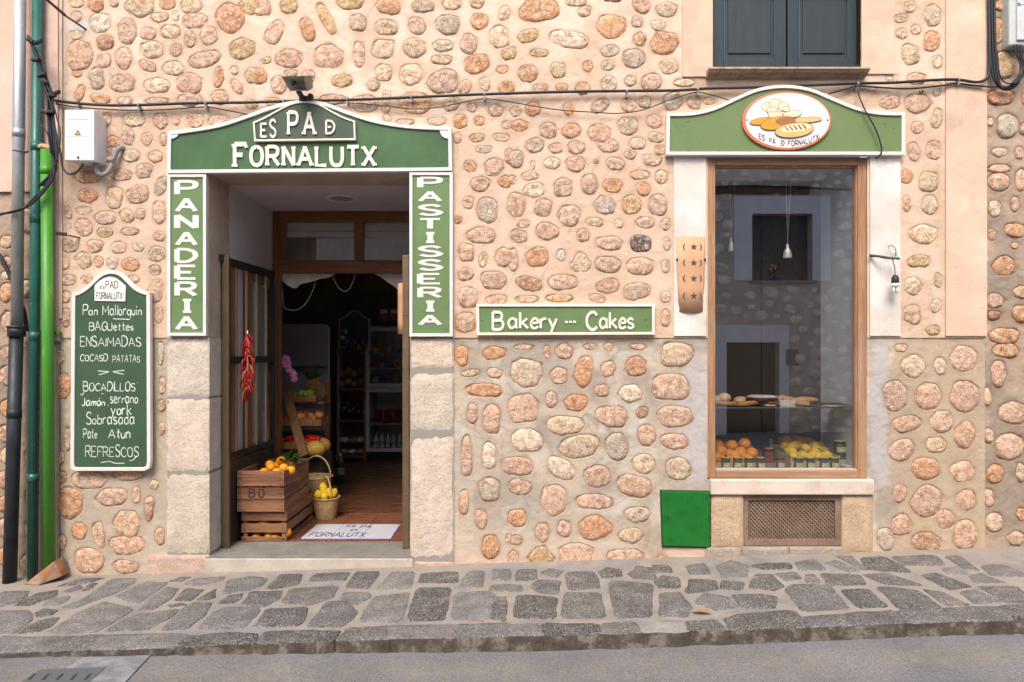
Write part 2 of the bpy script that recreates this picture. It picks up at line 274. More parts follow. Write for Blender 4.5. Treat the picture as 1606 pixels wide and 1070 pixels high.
# ------------------------------------------------------------------ stones of the walls, read tile by tile: cx cy w h tilt code
SCALE = 3.9625
STONES = {
(0, 0): '''475 22 95 60 0 c;597 30 100 90 0 o;708 15 60 60 0 p;867 40 195 130 0 c;1040 20 100 85 0 o;1190 40 145 85 0 c;1432 112 190 185 0 o
1545 40 120 110 -20 y;475 105 70 70 0 p;625 145 140 125 0 sw;995 108 120 60 5 c;1092 100 45 70 0 c;1210 132 160 95 8 sp;793 195 125 160 0 sp;920 210 100 80 0 p
1060 200 125 90 -5 c;1182 245 75 105 0 p;1298 225 110 125 10 sp;470 220 85 60 0 c;655 265 110 100 0 r;490 345 170 190 0 p;943 312 155 110 0 c;1097 312 75 85 0 p
768 362 100 145 0 sp;645 378 90 90 0 p;1270 370 220 100 12 p;1502 305 170 130 15 y;917 412 125 60 -25 p;1078 425 140 90 -8 c;600 490 100 150 12 g;480 460 60 40 0 o
762 518 170 115 0 p;975 533 170 95 0 c;1178 520 170 130 0 p;1357 480 65 135 -8 o;1455 440 50 50 0 c;1470 540 55 115 38 p;1565 470 85 100 0 c;495 580 55 105 -15 o
620 615 130 60 -10 o;777 628 90 55 0 p;970 628 160 40 0 p;1183 625 165 80 0 p;1365 605 110 90 -10 p;1560 650 90 60 0 y;835 745 140 95 0 c;1000 755 95 105 0 p
1093 745 55 75 15 p;1213 750 110 95 0 p;1358 750 135 75 0 p;1520 745 120 60 10 p;660 745 60 90 0 p;795 858 80 95 -10 sp;912 865 70 80 0 p;1015 870 40 90 0 p
705 880 90 70 -20 o;675 965 45 100 0 p;810 968 110 80 -5 c;965 975 100 75 0 p;900 1050 100 65 0 p;1490 855 60 60 0 p''',
(400, 0): '''45 50 115 110 -15 sp;210 40 110 100 10 y;443 120 72 235 28 y;590 20 180 90 0 y;120 205 100 180 -30 p;325 185 85 165 18 o;640 140 110 110 -10 sc;830 45 165 95 -12 o
1043 40 150 75 0 sg;1222 25 120 75 0 c;1380 15 90 80 0 c;815 170 145 95 -3 sc;1005 162 120 105 -20 p;1198 155 160 125 0 sg;1395 135 115 100 0 o;1550 85 70 100 -15 c
1520 232 125 140 0 sc;1330 278 110 120 -10 sp;795 305 140 125 0 sc;990 300 145 125 5 sc;1170 285 130 75 0 sc;645 342 75 175 0 sp;210 365 175 115 0 sp;460 352 180 150 0 sp
68 378 65 40 15 y;1160 372 140 60 0 c;1378 400 175 120 12 o;1540 435 80 50 5 o;1565 340 70 70 0 y;800 452 105 105 0 sc;970 465 150 135 0 sc;1170 508 210 150 8 p
20 475 110 105 -10 o;225 455 90 40 0 c;330 480 90 90 0 p;150 530 100 120 0 p;540 505 130 80 5 sy;735 528 80 75 -25 c;1300 545 80 100 -40 p;1428 525 70 90 0 c
1560 550 110 90 0 o;820 590 55 50 0 c;680 645 170 110 0 p;990 640 210 140 -5 o;480 620 180 60 0 p;1225 650 115 80 30 p;110 635 110 60 0 y;1350 670 55 60 0 p
1498 688 100 80 0 p;820 735 60 45 0 c;930 760 120 40 0 p;1130 755 130 50 0 c;1275 755 85 95 10 so;1393 755 65 60 0 o;1565 780 60 60 0 p;1380 857 100 55 5 y;1530 855 105 50 -5 c
1420 932 115 50 0 g;1258 860 50 70 0 p;1340 1035 90 75 0 o;1485 1035 125 100 15 p;1578 970 50 100 0 p;815 655 50 110 0 p''',
(800, 0): '''180 65 270 140 5 o;410 15 140 50 0 c;462 72 90 70 20 c;640 -5 130 35 0 k;815 35 115 95 -30 p;975 62 135 95 0 c;790 137 70 75 0 g;922 160 90 65 -5 c
115 225 140 80 15 y;370 245 255 105 -12 w;628 165 185 155 0 o;805 245 80 85 0 y;962 270 175 140 0 so;620 320 120 75 10 c;15 330 50 80 0 y;180 332 120 50 0 y
300 437 100 95 0 sc;112 460 125 110 0 o;485 415 70 70 0 o;610 407 90 65 15 c;768 365 150 115 0 g;990 415 115 90 0 sc;185 548 110 50 5 p;322 545 80 50 0 o
450 550 95 75 0 o;615 525 100 110 0 g;748 505 70 65 0 c;878 510 135 110 10 p;1085 515 150 45 0 c;560 660 130 80 30 p;740 655 100 85 0 sc;838 635 85 75 0 g
1015 630 130 110 10 g;1145 635 90 90 0 p;1240 630 80 45 0 p;35 695 70 70 0 p;145 680 95 90 10 o;365 680 65 90 10 o;55 785 120 75 0 o;237 810 105 105 0 p
382 815 120 90 15 o;555 830 150 110 0 sp;610 905 150 90 -15 p;735 785 130 110 0 sc;898 755 95 90 0 p;152 905 120 90 0 g;285 925 90 65 0 p;412 918 115 85 0 p
793 893 105 75 5 c;905 855 100 65 -10 c;35 990 100 120 0 g;260 1015 105 75 0 c;142 1030 25 60 0 w;408 1022 125 95 0 p;535 1005 40 30 0 r;655 1018 130 75 -8 p
748 960 85 60 -10 p;885 998 135 70 -5 c;935 935 80 65 0 p''',
(1200, 0): '''900 45 75 75 0 p;1040 95 105 145 5 sc;848 115 90 55 5 c;850 212 75 70 0 c;938 188 70 65 0 p;1035 262 110 135 -15 o;900 340 110 140 10 sc;1070 385 60 90 0 c
940 490 130 75 0 p;1070 555 55 90 0 c;790 490 75 50 0 c;780 640 140 80 10 p;945 645 170 130 0 p;1070 740 70 130 -10 c;945 795 85 75 0 p;925 945 75 130 15 p;1052 935 95 115 0 sp
1490 30 130 70 0 o;1455 190 110 180 0 o;1490 400 140 180 0 y;1470 600 180 100 0 o;1515 780 140 160 0 g;1405 755 40 60 0 c;1470 945 110 60 0 c;1590 950 60 80 0 p;1465 1045 150 50 0 p
665 560 60 40 0 p;1650 600 90 140 0 o;1650 800 120 90 0 p''',
(0, 270): '''545 35 190 75 0 o;750 20 140 70 0 p;890 15 90 50 0 p;545 150 130 90 0 o;708 158 110 145 -10 sc;855 140 140 120 10 p;1000 90 70 130 -20 g;425 255 45 95 10 p
520 240 105 55 0 c;655 285 140 85 0 p;788 275 100 80 -20 p;872 262 65 70 0 p;990 255 85 140 0 sp;520 345 105 120 20 p;430 335 30 40 0 p;652 378 105 65 -3 y
805 370 120 50 0 p;990 400 75 65 0 p;440 455 110 100 0 p;588 463 110 85 0 p;738 470 105 75 0 p;860 467 80 55 0 w;975 510 110 100 0 sg;520 550 95 110 25 sc
612 560 60 70 0 p;697 568 75 75 0 sg;810 575 120 80 0 o;400 570 65 80 0 p;965 612 75 70 0 g;425 672 105 70 0 p;540 670 75 55 0 p;830 665 75 50 0 p
968 740 100 155 -15 p;405 780 60 80 0 p;408 905 60 130 0 p;988 895 55 105 -10 p;20 430 90 80 0 p;20 750 90 130 0 o;25 560 60 80 0 p;20 120 70 60 0 o;20 640 70 60 0 c;25 930 80 140 0 p''',
(400, 270): '''1400 75 125 95 0 p;1480 5 100 45 0 p;1555 60 95 75 0 o;1325 190 70 80 0 p;1443 240 130 160 0 sg;1262 300 45 50 0 r;1405 395 190 105 0 p;1310 500 100 120 0 sp
1418 545 50 100 -10 c;1310 635 105 85 0 p;1480 675 170 115 -8 p;1545 530 110 120 -20 sp;1320 780 130 140 0 sp;1500 795 140 65 5 p;1305 935 130 130 0 sp''',
(800, 270): '''15 50 45 60 0 p;125 25 115 55 0 p;148 115 130 95 5 sw;40 205 120 160 0 p;330 95 120 120 0 sp;493 80 105 130 0 p;640 85 125 85 -5 o;828 105 85 95 30 o
205 225 110 120 -15 p;370 270 155 140 0 dp;587 208 140 110 0 sg;758 205 125 120 0 y;920 205 120 135 -10 p;805 18 125 55 0 p;942 35 80 90 0 c;85 325 80 50 15 p
230 370 145 115 0 p;525 312 120 55 -5 c;675 320 55 60 20 c;840 315 125 70 0 p;967 325 65 75 0 p;55 402 110 85 -10 p;455 395 85 85 0 p;617 442 170 90 0 sp
812 445 145 110 0 k;975 448 50 90 0 p;20 550 60 155 0 p;172 530 150 125 10 o;318 518 55 75 0 w;440 570 130 125 0 tc;612 575 170 105 0 sp;812 585 180 110 0 sp
968 585 50 85 0 c;120 695 170 90 -10 r;330 685 195 95 0 p;610 710 150 90 10 p;785 740 185 105 8 g;105 790 150 45 0 c;310 785 195 45 0 y;540 785 110 50 -10 p
968 778 65 70 0 p;968 910 60 115 0 p''',
(1200, 270): '''878 30 75 90 0 o;1020 60 125 130 0 sc;882 198 50 110 0 p;1025 205 100 130 0 c;985 388 185 120 0 sc;955 555 150 80 5 y;920 710 115 115 0 c;1078 675 50 95 8 c
915 885 105 130 10 sp;1065 835 65 90 -20 c;1045 985 90 60 0 y;1465 60 135 120 0 p;1600 50 70 150 0 p;1435 225 80 110 0 c;1560 200 50 100 0 p;1565 360 150 90 0 o
1415 390 50 80 0 p;1490 585 160 130 0 o;1560 455 40 40 0 p;1600 745 100 80 0 p;1435 800 110 100 0 p;1600 880 110 110 0 o;1430 890 90 60 0 r;1500 1020 200 100 0 o
1700 300 120 150 0 p;1720 560 130 140 0 o;1700 800 60 140 0 c''',
(0, 540): '''370 85 50 90 0 c;390 265 90 160 0 o;415 590 40 160 0 p;372 710 50 80 0 p;380 830 60 70 0 r;430 990 160 200 0 o;548 845 220 110 0 p;790 815 200 60 0 p
690 953 195 105 5 p;845 940 50 105 0 sp;925 1000 60 110 -10 p;955 875 55 60 0 c;995 60 35 160 0 w;1005 260 40 115 0 p;1000 385 45 75 0 p;1000 530 35 85 0 p
20 50 80 80 0 p;20 200 80 140 0 p;20 400 80 120 0 o;15 560 80 120 0 p;20 700 80 110 0 c;0 850 90 120 0 p;0 1000 90 100 0 o;155 700 40 80 0 p;160 950 40 90 0 p''',
(400, 540): '''1283 75 85 130 0 so;1485 55 145 75 3 o;1340 180 120 40 12 c;1490 178 95 60 -5 sp;1418 285 230 80 -3 so;1350 435 65 130 0 sp;1468 465 105 175 0 sp;1315 700 65 270 0 sp
1455 690 80 170 0 sw;1455 902 125 145 0 sg;1572 760 70 100 0 sp;1298 985 55 160 0 sp''',
(800, 540): '''88 18 135 30 0 p;232 50 35 90 5 p;337 45 105 90 0 p;500 16 80 40 0 p;612 18 55 50 0 p;800 16 110 35 0 p;1040 65 195 140 0 sc;100 180 200 175 0 sc
305 195 100 105 0 sp;458 170 105 200 -12 so;612 155 90 90 10 sp;785 140 130 120 0 o;570 290 95 75 10 p;750 305 145 105 0 sw;1003 265 220 160 -5 sp;258 345 70 105 0 sp
410 365 145 100 0 o;630 450 215 130 -3 p;85 400 190 165 0 sp;340 505 225 110 0 c;822 425 75 65 30 r;1030 450 215 130 0 sp;105 600 190 140 -5 sw;430 640 255 140 12 c
665 640 135 165 0 sg;848 570 115 130 0 p;1025 605 175 95 0 sp;60 760 180 110 -5 p;320 775 190 115 -35 w;545 825 170 130 0 p;832 745 145 115 0 c;1045 775 150 140 0 sc
60 890 150 95 -10 p;775 885 220 130 -15 p;270 970 160 190 5 p;530 980 230 90 -3 sp''',
(1200, 540): '''848 24 75 50 0 p;925 140 155 140 0 c;1093 138 75 105 0 c;1240 90 160 160 -10 p;812 320 145 185 0 sp;1022 325 165 160 5 p;1247 325 175 190 -10 p;885 495 180 95 8 p
1103 480 145 130 20 p;1245 565 125 175 -15 p;1070 628 130 90 0 c;855 660 165 125 30 p;1003 775 170 130 0 o;1232 795 145 130 0 p;840 928 80 110 0 p;1010 980 175 200 -25 p
1255 970 125 125 0 p;1500 40 180 90 0 o;1460 180 95 170 0 p;1390 330 45 120 0 p;1560 430 200 140 0 p;1530 640 190 170 0 p;1435 810 110 120 0 o;1600 800 60 120 0 c
1400 570 60 90 0 p;1400 960 60 120 0 p;1700 200 130 180 0 p;1720 650 90 140 0 o;1700 900 120 150 0 p''',
(0, 800): '''490 135 95 110 -15 o;610 160 70 170 10 p;785 90 165 165 0 sp;785 220 210 120 0 p;545 320 180 155 -10 p;780 355 160 80 0 p;920 30 50 85 -5 r;380 200 50 90 0 p
990 170 60 110 0 p;0 120 80 120 0 p;0 300 80 110 0 o;150 120 30 100 0 p''',
(400, 800): '''1405 60 70 130 0 sp;1465 235 110 145 0 so;1575 180 30 60 0 p''',
(800, 800): '''45 55 115 110 0 o;200 145 85 120 0 sp;335 118 80 105 0 sp;528 112 205 140 -5 so;790 30 165 90 0 c;755 160 155 90 0 c;35 190 80 60 0 p;190 290 165 110 0 ty
410 280 205 140 0 sp;20 300 60 90 0 p;715 290 240 85 0 sp;950 300 60 30 0 r''',
(1200, 800): '''850 95 125 130 -10 p;1125 60 110 120 20 p;1250 155 150 180 0 p;1010 200 185 115 -10 r;755 185 100 150 15 g;1430 80 110 130 0 p;1570 180 110 90 0 p;1600 30 60 80 0 o''',
}
SCOL = dict(p=(.66, .45, .33), c=(.68, .54, .375), o=(.66, .36, .20), g=(.54, .46, .36), w=(.77, .66, .52), k=(.10, .10, .11), y=(.58, .41, .22), r=(.49, .28, .17))
class Stone:
    def __init__(s, x, z, w, h, rot, code, rnd):
        s.x, s.z, s.a, s.b, s.rot = x, z, w/2, h/2, rot; s.code = code; s.seed = rnd.random()
        e = 3.6 if 's' in code else 2.35
        th = np.linspace(0, 2*np.pi, 73)[:-1]
        r = (np.abs(np.cos(th)/s.a)**e+np.abs(np.sin(th)/s.b)**e)**(-1/e)
        if 't' in code: r *= 1-.22*np.cos(3*(th-np.pi/2)+np.pi)
        if 'd' in code: r *= 1+.12*np.cos(3*(th-np.pi/2)+np.pi)
        for k, am in ((2, .04), (3, .055), (4, .04), (5, .035), (7, .022), (9, .014)):
            r *= 1+am*rnd.uniform(-1, 1)*np.cos(k*th+rnd.uniform(0, 6.28))
        nP = rnd.choice((5, 6, 6, 7)); f0 = rnd.uniform(0, 6.28)
        for k in range(nP):                  # broken faces: chords cut off the rounded outline
            ph = f0+2*np.pi*(k+rnd.uniform(-.3, .3))/nP; sup = math.hypot(s.a*math.cos(ph), s.b*math.sin(ph))*rnd.uniform(.90, 1.06)
            cc = np.cos(th-ph); r = np.where(cc > .15, np.minimum(r, sup/np.maximum(cc, .15)), r)
        r = (np.roll(r, 1)+2*r+np.roll(r, -1))/4
        s.r = np.append(r, r[0]); s.th = np.linspace(0, 2*np.pi, 73)
    def R(s, t): return np.interp(np.mod(t, 2*np.pi), s.th, s.r)
    def sdf(s, X, Z):
        c, q = math.cos(s.rot), math.sin(s.rot)
        dx, dz = X-s.x, Z-s.z; u = dx*c+dz*q; v = -dx*q+dz*c
        return np.hypot(u, v)-s.R(np.arctan2(v, u))
rs = random.Random(11)
ZONES = dict(upper=[], lower=[], right=[], left=[])
for (tx, ty), txt in STONES.items():
    for e in txt.replace('\n', ';').split(';'):
        q = e.split(); cx, cy, w_, h_, rot = map(float, q[:5])
        px, py = tx+cx/SCALE, ty+cy/SCALE
        p = P(px, py); k = D/F/SCALE
        z = 'left' if px < 93 else 'right' if px > 1546 else 'upper' if py < 531 else 'lower'
        if z == 'lower' and py-h_/SCALE/2 < 533: p.z = P(0, 534+h_/SCALE/2).z
        ZONES[z].append(Stone(p.x, p.z, w_*k*(1.08 if z == 'lower' else 1.02), h_*k*(1.08 if z == 'lower' else 1.02), R(rot), q[5], rs))
def in_any(x, z, lst, m=.03):
    return any(abs(x-s.x) < s.a+m and abs(z-s.z) < s.b+m for s in lst)
def scatter(lst, x0, x1, z0, z1, n, smin, smax):
    for _ in range(n*12):
        w_ = rs.uniform(smin, smax); h_ = w_*rs.uniform(.55, .95); x = rs.uniform(x0, x1); z = rs.uniform(z0, z1)
        if all(math.hypot((x-s.x)/(s.a+w_/2+.012), (z-s.z)/(s.b+h_/2+.012)) > 1 for s in lst):
            lst.append(Stone(x, z, w_, h_, R(rs.uniform(-15, 15)), rs.choice('ppcoyg'), rs)); n -= 1
            if n <= 0: break
scatter(ZONES['right'], 3.45, 4.35, -.1, 3.7, 60, .10, .26)
scatter(ZONES['left'], -4.4, -3.0, -.1, 2.30, 60, .10, .24)

def vnoise(X, Z, sc_, seed):                 # cheap value noise on arrays
    g = np.random.RandomState(seed).rand(64, 64)
    u = X*sc_+100; v = Z*sc_+100; i = np.floor(u).astype(int); j = np.floor(v).astype(int); fu = u-i; fv = v-j
    fu = fu*fu*(3-2*fu); fv = fv*fv*(3-2*fv)
    G_ = lambda a, b: g[a % 64, b % 64]
    return (G_(i, j)*(1-fu)+G_(i+1, j)*fu)*(1-fv)+(G_(i, j+1)*(1-fu)+G_(i+1, j+1)*fu)*fv-.5
def fbm(X, Z, sc_, seed, o=3):
    return sum(vnoise(X, Z, sc_*2**k, seed+k)/2**k for k in range(o))
def sstep(a, b, x): t = np.clip((x-a)/(b-a), 0, 1); return t*t*(3-2*t)
def wall_sheet(name, x0, x1, z0, z1, stones, colf, holes=(), step=.0062, base=0., depth=.012, und=.004, ramp=.007, parent=None, lip=0):
    nx = int(round((x1-x0)/step))+1; nz = int(round((z1-z0)/step))+1
    xs = np.linspace(x0, x1, nx); zs = np.linspace(z0, z1, nz); X, Z = np.meshgrid(xs, zs)
    Y = np.zeros_like(X); near = np.full_like(X, 9.)
    for s in stones:
        m = max(s.a, s.b)*1.35+.05
        i0, i1 = np.searchsorted(xs, [s.x-m, s.x+m]); j0, j1 = np.searchsorted(zs, [s.z-m, s.z+m])
        if i1 <= i0 or j1 <= j0: continue
        d = s.sdf(X[j0:j1, i0:i1], Z[j0:j1, i0:i1])
        near[j0:j1, i0:i1] = np.minimum(near[j0:j1, i0:i1], d)
    nn = near+.009*fbm(X, Z, 26, 5, 3)+.004
    Y = depth*(1-sstep(-1, .9, nn/ramp))
    Y += und*fbm(X, Z, 3.2, 9, 4)+(.0026+und*.12)*fbm(X, Z, 30, 21, 3)+base
    col = colf(X, Z, near)
    me = bpy.data.meshes.new(name); nv = nx*nz
    me.vertices.add(nv); me.vertices.foreach_set('co', np.stack([X, Y, Z], -1).reshape(-1).astype(np.float32))
    J, I = np.meshgrid(np.arange(nz-1), np.arange(nx-1), indexing='ij')
    cxm = (xs[:-1]+xs[1:])/2; czm = (zs[:-1]+zs[1:])/2; CXm, CZm = np.meshgrid(cxm, czm); keep = np.ones(CXm.shape, bool)
    for hx0, hx1, hz0, hz1 in holes: keep &= ~((CXm > hx0) & (CXm < hx1) & (CZm > hz0) & (CZm < hz1))
    a = (J*nx+I)[keep]; quads = np.stack([a, a+1, a+nx+1, a+nx], -1).reshape(-1).astype(np.int32); nf = len(a)
    me.loops.add(nf*4); me.loops.foreach_set('vertex_index', quads); me.polygons.add(nf)
    me.polygons.foreach_set('loop_start', np.arange(0, nf*4, 4, dtype=np.int32))
    me.polygons.foreach_set('use_smooth', np.ones(nf, bool)); me.update(calc_edges=True)
    ca = me.color_attributes.new('Col', 'FLOAT_COLOR', 'POINT')
    rgba = np.ones((nv, 4), np.float32); rgba[:, :3] = col.reshape(-1, 3); ca.data.foreach_set('color', rgba.reshape(-1))
    return obj(name, me, M_plaster, parent)
from mathutils import noise as mn
def stone_mesh(s, proud=.004, yb=.012, n=18):
    th = [2*math.pi*(k+.3*rs.uniform(-1, 1))/n for k in range(n)]
    c, q = math.cos(s.rot), math.sin(s.rot); mb = MB(); v = []; so = s.seed*100
    sz = min(s.a, s.b); pr = proud*rs.uniform(.6, 1.3)*min(1.25, sz/.045)
    tx, tz = rs.uniform(-.35, .35)*pr/s.a, rs.uniform(-.35, .35)*pr/s.b
    for k_, (rho, yy) in enumerate(((1.03, yb), (.95, yb*.30), (.86, -pr*.55), (.64, -pr*.8), (.34, -pr*.9))):
        for t in th:
            r = float(s.R(t))*rho*(1+(.05*rs.uniform(-1, 1) if k_ >= 2 else 0)); u, w_ = r*math.cos(t), r*math.sin(t)
            hh = mn.hetero_terrain(Vector((u*34+so, w_*34, so)), .5, 2.1, 3, .6)-.7 if k_ >= 1 else 0
            y = yy-(max(-1.6, min(1.6, hh))*.0034+rs.uniform(-1, 1)*.0014)*(k_ >= 1)*min(1.4, sz/.035)-(u*tx+w_*tz)*(k_ >= 1)
            v.append((u*c-w_*q, y, u*q+w_*c))
    v.append((0, -pr*rs.uniform(.7, 1.1), 0))
    f = [(i*n+k, i*n+(k+1) % n, (i+1)*n+(k+1) % n, (i+1)*n+k) for i in range(4) for k in range(n)]
    f += [(4*n+k, 4*n+(k+1) % n, 5*n) for k in range(n)]
    mb.add(v, f, True); return mb
def stone_color(s):
    c = SCOL[s.code[-1]]; g = rs.uniform(.86, 1.10); h = rs.uniform(-.05, .05)
    return (c[0]*g*(1+h), c[1]*g, c[2]*g*(1-h))
def lay_stones(stones, parent, proud=.004, base=0., yb=.012):
    for s in stones:
        o = link(bpy.data.objects.new('stone', stone_mesh(s, proud, yb).mesh('stone'))); o.data.materials.append(M_stone)
        o.location = (s.x, base, s.z); o.color = (*stone_color(s), 1); o.parent = parent
        o.matrix_parent_inverse = Matrix.Identity(4)
# ------------------------------------------------------------------ ground
def struct(o): o['kind'] = 'structure'; return o
def gz(x): return GZ0+GS*x
XL, XR = -9., 9.
mb = MB()
def slope_slab(mb, x0, x1, y0, y1, dz_top, dz_bot, nx=60, ny=4, wob=0.):
    v = []; f = []
    for j in range(ny+1):
        for i in range(nx+1):
            x = x0+(x1-x0)*i/nx; y = y0+(y1-y0)*j/ny
            v.append((x, y, gz(x)+dz_top+wob*math.sin(x*3.1+y*2)*math.cos(x*1.3-y*4)))
    f = [(j*(nx+1)+i, j*(nx+1)+i+1, (j+1)*(nx+1)+i+1, (j+1)*(nx+1)+i) for j in range(ny) for i in range(nx)]
    k = len(v)
    for i in range(nx+1):
        x = x0+(x1-x0)*i/nx; v.append((x, y0, gz(x)+dz_bot))
    f += [(i+1, i, k+i, k+i+1) for i in range(nx)]
    mb.add(v, f, True)
slope_slab(mb, XL, XR, -1.128, .10, -.0015, -.25, 120, 10, .001)
pavement = struct(obj('pavement', mb, M_mortar))
mb = MB()
NR = 90
RX, RZ = (-9, -2.47, -1.2, 0, .93, 2.47, 9), (-.32, -.106, -.098, -.080, -.050, .0035, .19)
v = []; f = []
for j in range(14):
    y = (-30., -8, -6.5, -5, -4, -3, -2.4, -2, -1.7, -1.5, -1.35, -1.25, -1.18, -1.0)[j]
    for i in range(NR+1):
        x = -20+40*i/NR; v.append((x, y, float(np.interp(x, RX, RZ))+.002*math.sin(x*2+y)))
f = [(j*(NR+1)+i, j*(NR+1)+i+1, (j+1)*(NR+1)+i+1, (j+1)*(NR+1)+i) for j in range(13) for i in range(NR)]
mb.add(v, f, True); road = struct(obj('road', mb, M_road))

PAVE = {
(0, 800): '''0,510 180,505 130,560 0,600|90,590 230,520 355,500 330,535 190,590|265,595 320,545 430,535 410,560 350,590|395,600 520,555 700,430 840,425 830,455 700,520 590,560 470,610
395,505 500,465 500,490 430,510|515,500 570,455 600,460 560,490|350,475 520,425 640,425 540,455|740,535 800,490 900,450 1040,450 980,490 870,575 800,565|860,620 930,560 1030,480 1110,490 1060,550 960,610
1095,560 1150,490 1260,495 1190,560|1230,555 1340,490 1330,540 1290,555|1060,440 1130,418 1180,418 1120,445|1150,462 1210,428 1390,416 1370,440 1230,470|0,625 170,625 185,680 90,765 -60,770 -60,640
230,640 270,615 340,625 320,650 240,660|130,760 180,720 280,680 360,670 300,730 230,755|300,760 480,645 640,570 810,620 720,680 600,755 430,765|655,755 780,680 870,650 1100,620 1040,670 920,740
1005,740 1130,620 1200,580 1310,580 1260,650 1160,740|1055,592 1110,580 1135,592 1070,602|1365,575 1420,535 1500,520 1480,550 1440,580|1385,525 1430,435 1560,415 1650,430 1620,465 1570,490|1230,735 1330,640 1400,610 1590,600 1600,640 1500,735
-200,500 -20,500 -30,600 -200,600|-250,620 -80,625 -80,770 -250,770''',
(400, 800): '''-70,585 -30,510 155,505 140,550 60,600|80,485 160,400 290,400 265,465 110,490|340,440 390,395 575,390 550,440|560,480 630,385 770,385 700,490|755,490 850,390 985,385 970,490|1020,450 1050,395 1250,385 1245,450
1275,475 1320,385 1420,380 1420,480|1470,435 1480,370 1585,372 1580,435|170,575 220,490 520,475 470,550 330,590|550,560 560,515 690,515 710,545 630,590|650,690 740,540 960,510 900,690|945,685 1010,490 1210,485 1180,690
1215,680 1250,515 1450,510 1490,540 1440,680|1455,670 1500,545 1560,540 1560,690|1465,500 1490,465 1640,468 1650,505|0,725 80,615 330,605 270,715|330,720 440,570 560,565 625,640 540,720''',
(800, 800): '''35,440 50,375 160,370 155,430|190,390 250,365 320,380 290,420|350,400 370,385 520,385 555,485 370,495|555,385 600,360 680,370 690,410 580,420|750,395 790,350 890,360 900,430 770,420|890,345 980,345 1000,385 910,390
915,440 950,410 1040,420 1050,480 920,480|1090,350 1210,330 1240,395 1130,395|1290,350 1380,315 1480,350 1470,410 1320,420|1500,345 1600,332 1730,330 1740,365 1590,370|130,480 180,435 310,445 290,520 190,515|20,670 50,530 290,545 280,675
320,670 345,515 560,515 585,670|615,460 640,445 880,460 880,660 650,670|930,655 930,520 1050,510 1120,600 1100,660|1095,500 1120,430 1270,440 1280,490 1120,515|1320,490 1320,440 1440,450 1430,495
1155,570 1220,520 1340,540 1410,600 1290,625|1385,530 1560,525 1650,540 1640,610 1450,605|1490,480 1530,405 1620,400 1690,470 1640,500''',
(1200, 800): '''190,330 290,305 370,370 220,375|370,330 450,315 570,370 540,390|450,290 540,290 630,370 590,365|600,300 740,290 910,385 650,375|790,288 1050,284 1110,345 870,345|1120,290 1210,285 1330,375 1250,370
1110,365 1200,350 1260,400 1150,395|1350,350 1480,340 1640,410 1420,410|70,395 180,385 220,425 130,440|250,405 300,400 340,450 270,450|345,395 580,405 620,460 400,470|610,405 740,390 980,470 760,460
970,410 1060,390 1270,470 1150,495|1280,410 1340,395 1480,450 1310,455|130,500 180,465 390,470 520,610 230,630|470,500 640,490 760,600 580,605|700,480 940,500 1080,600 830,610|980,495 1100,510 1260,590 1130,590
1220,510 1310,500 1460,570 1300,585|1330,480 1550,475 1640,540 1620,575 1500,570|1680,400 1850,395 1980,460 1750,470|1680,490 1900,490 2050,580 1760,585''',
}
KERB = {
(0, 800): '''-300,790 -20,790 -30,872 -300,872|0,790 375,785 345,862 -10,870|385,785 655,780 560,865 355,865|668,775 1145,770 1085,858 570,862|1170,785 1400,765 1585,770 1580,790 1550,848 1105,862''',
(400, 800): '''25,835 75,755 385,750 360,835|395,750 520,750 480,830 375,835|500,825 600,730 830,720 828,815|840,720 1250,710 1240,800 838,815|1260,715 1570,705 1580,790 1252,800''',
(800, 800): '''10,710 180,705 205,785 10,795|225,705 520,705 560,772 218,785|575,705 760,695 820,772 590,780|785,690 1080,685 1120,790 980,805 850,775*|1095,690 1260,680 1370,775 1150,800|1350,670 1440,650 1740,625 1840,735 1560,760 1400,755''',
(1200, 800): '''250,665 440,650 560,640 780,625 860,705 560,725 275,728|835,620 1440,600 1545,680 900,708|1460,600 1606,590 1800,585 1900,655 1560,680|1820,585 2200,570 2300,640 1920,650''',
}
rp = random.Random(5)
def chaikin(p, n=1):
    for _ in range(n):
        q = []
        for i in range(len(p)):
            a, b = Vector(p[i]), Vector(p[(i+1) % len(p)]); q += [a*.82+b*.18, a*.18+b*.82]
        p = q
    return p
def rough_poly(pts, amp=.006, cut=1):
    p = []
    for i in range(len(pts)):
        a, b = pts[i], pts[(i+1) % len(pts)]; p += [a, (a+b)/2]
    p = chaikin([Vector((q.x+rp.uniform(-amp, amp), q.y+rp.uniform(-amp, amp), 0)) for q in p], cut)
    out = []
    for i in range(len(p)):
        a, b = p[i], p[(i+1) % len(p)]; k = max(1, int((b-a).length/.035))
        out += [a.lerp(b, j/k)+Vector((rp.uniform(-.0035, .0035), rp.uniform(-.0035, .0035), 0)) for j in range(k)]
    return out
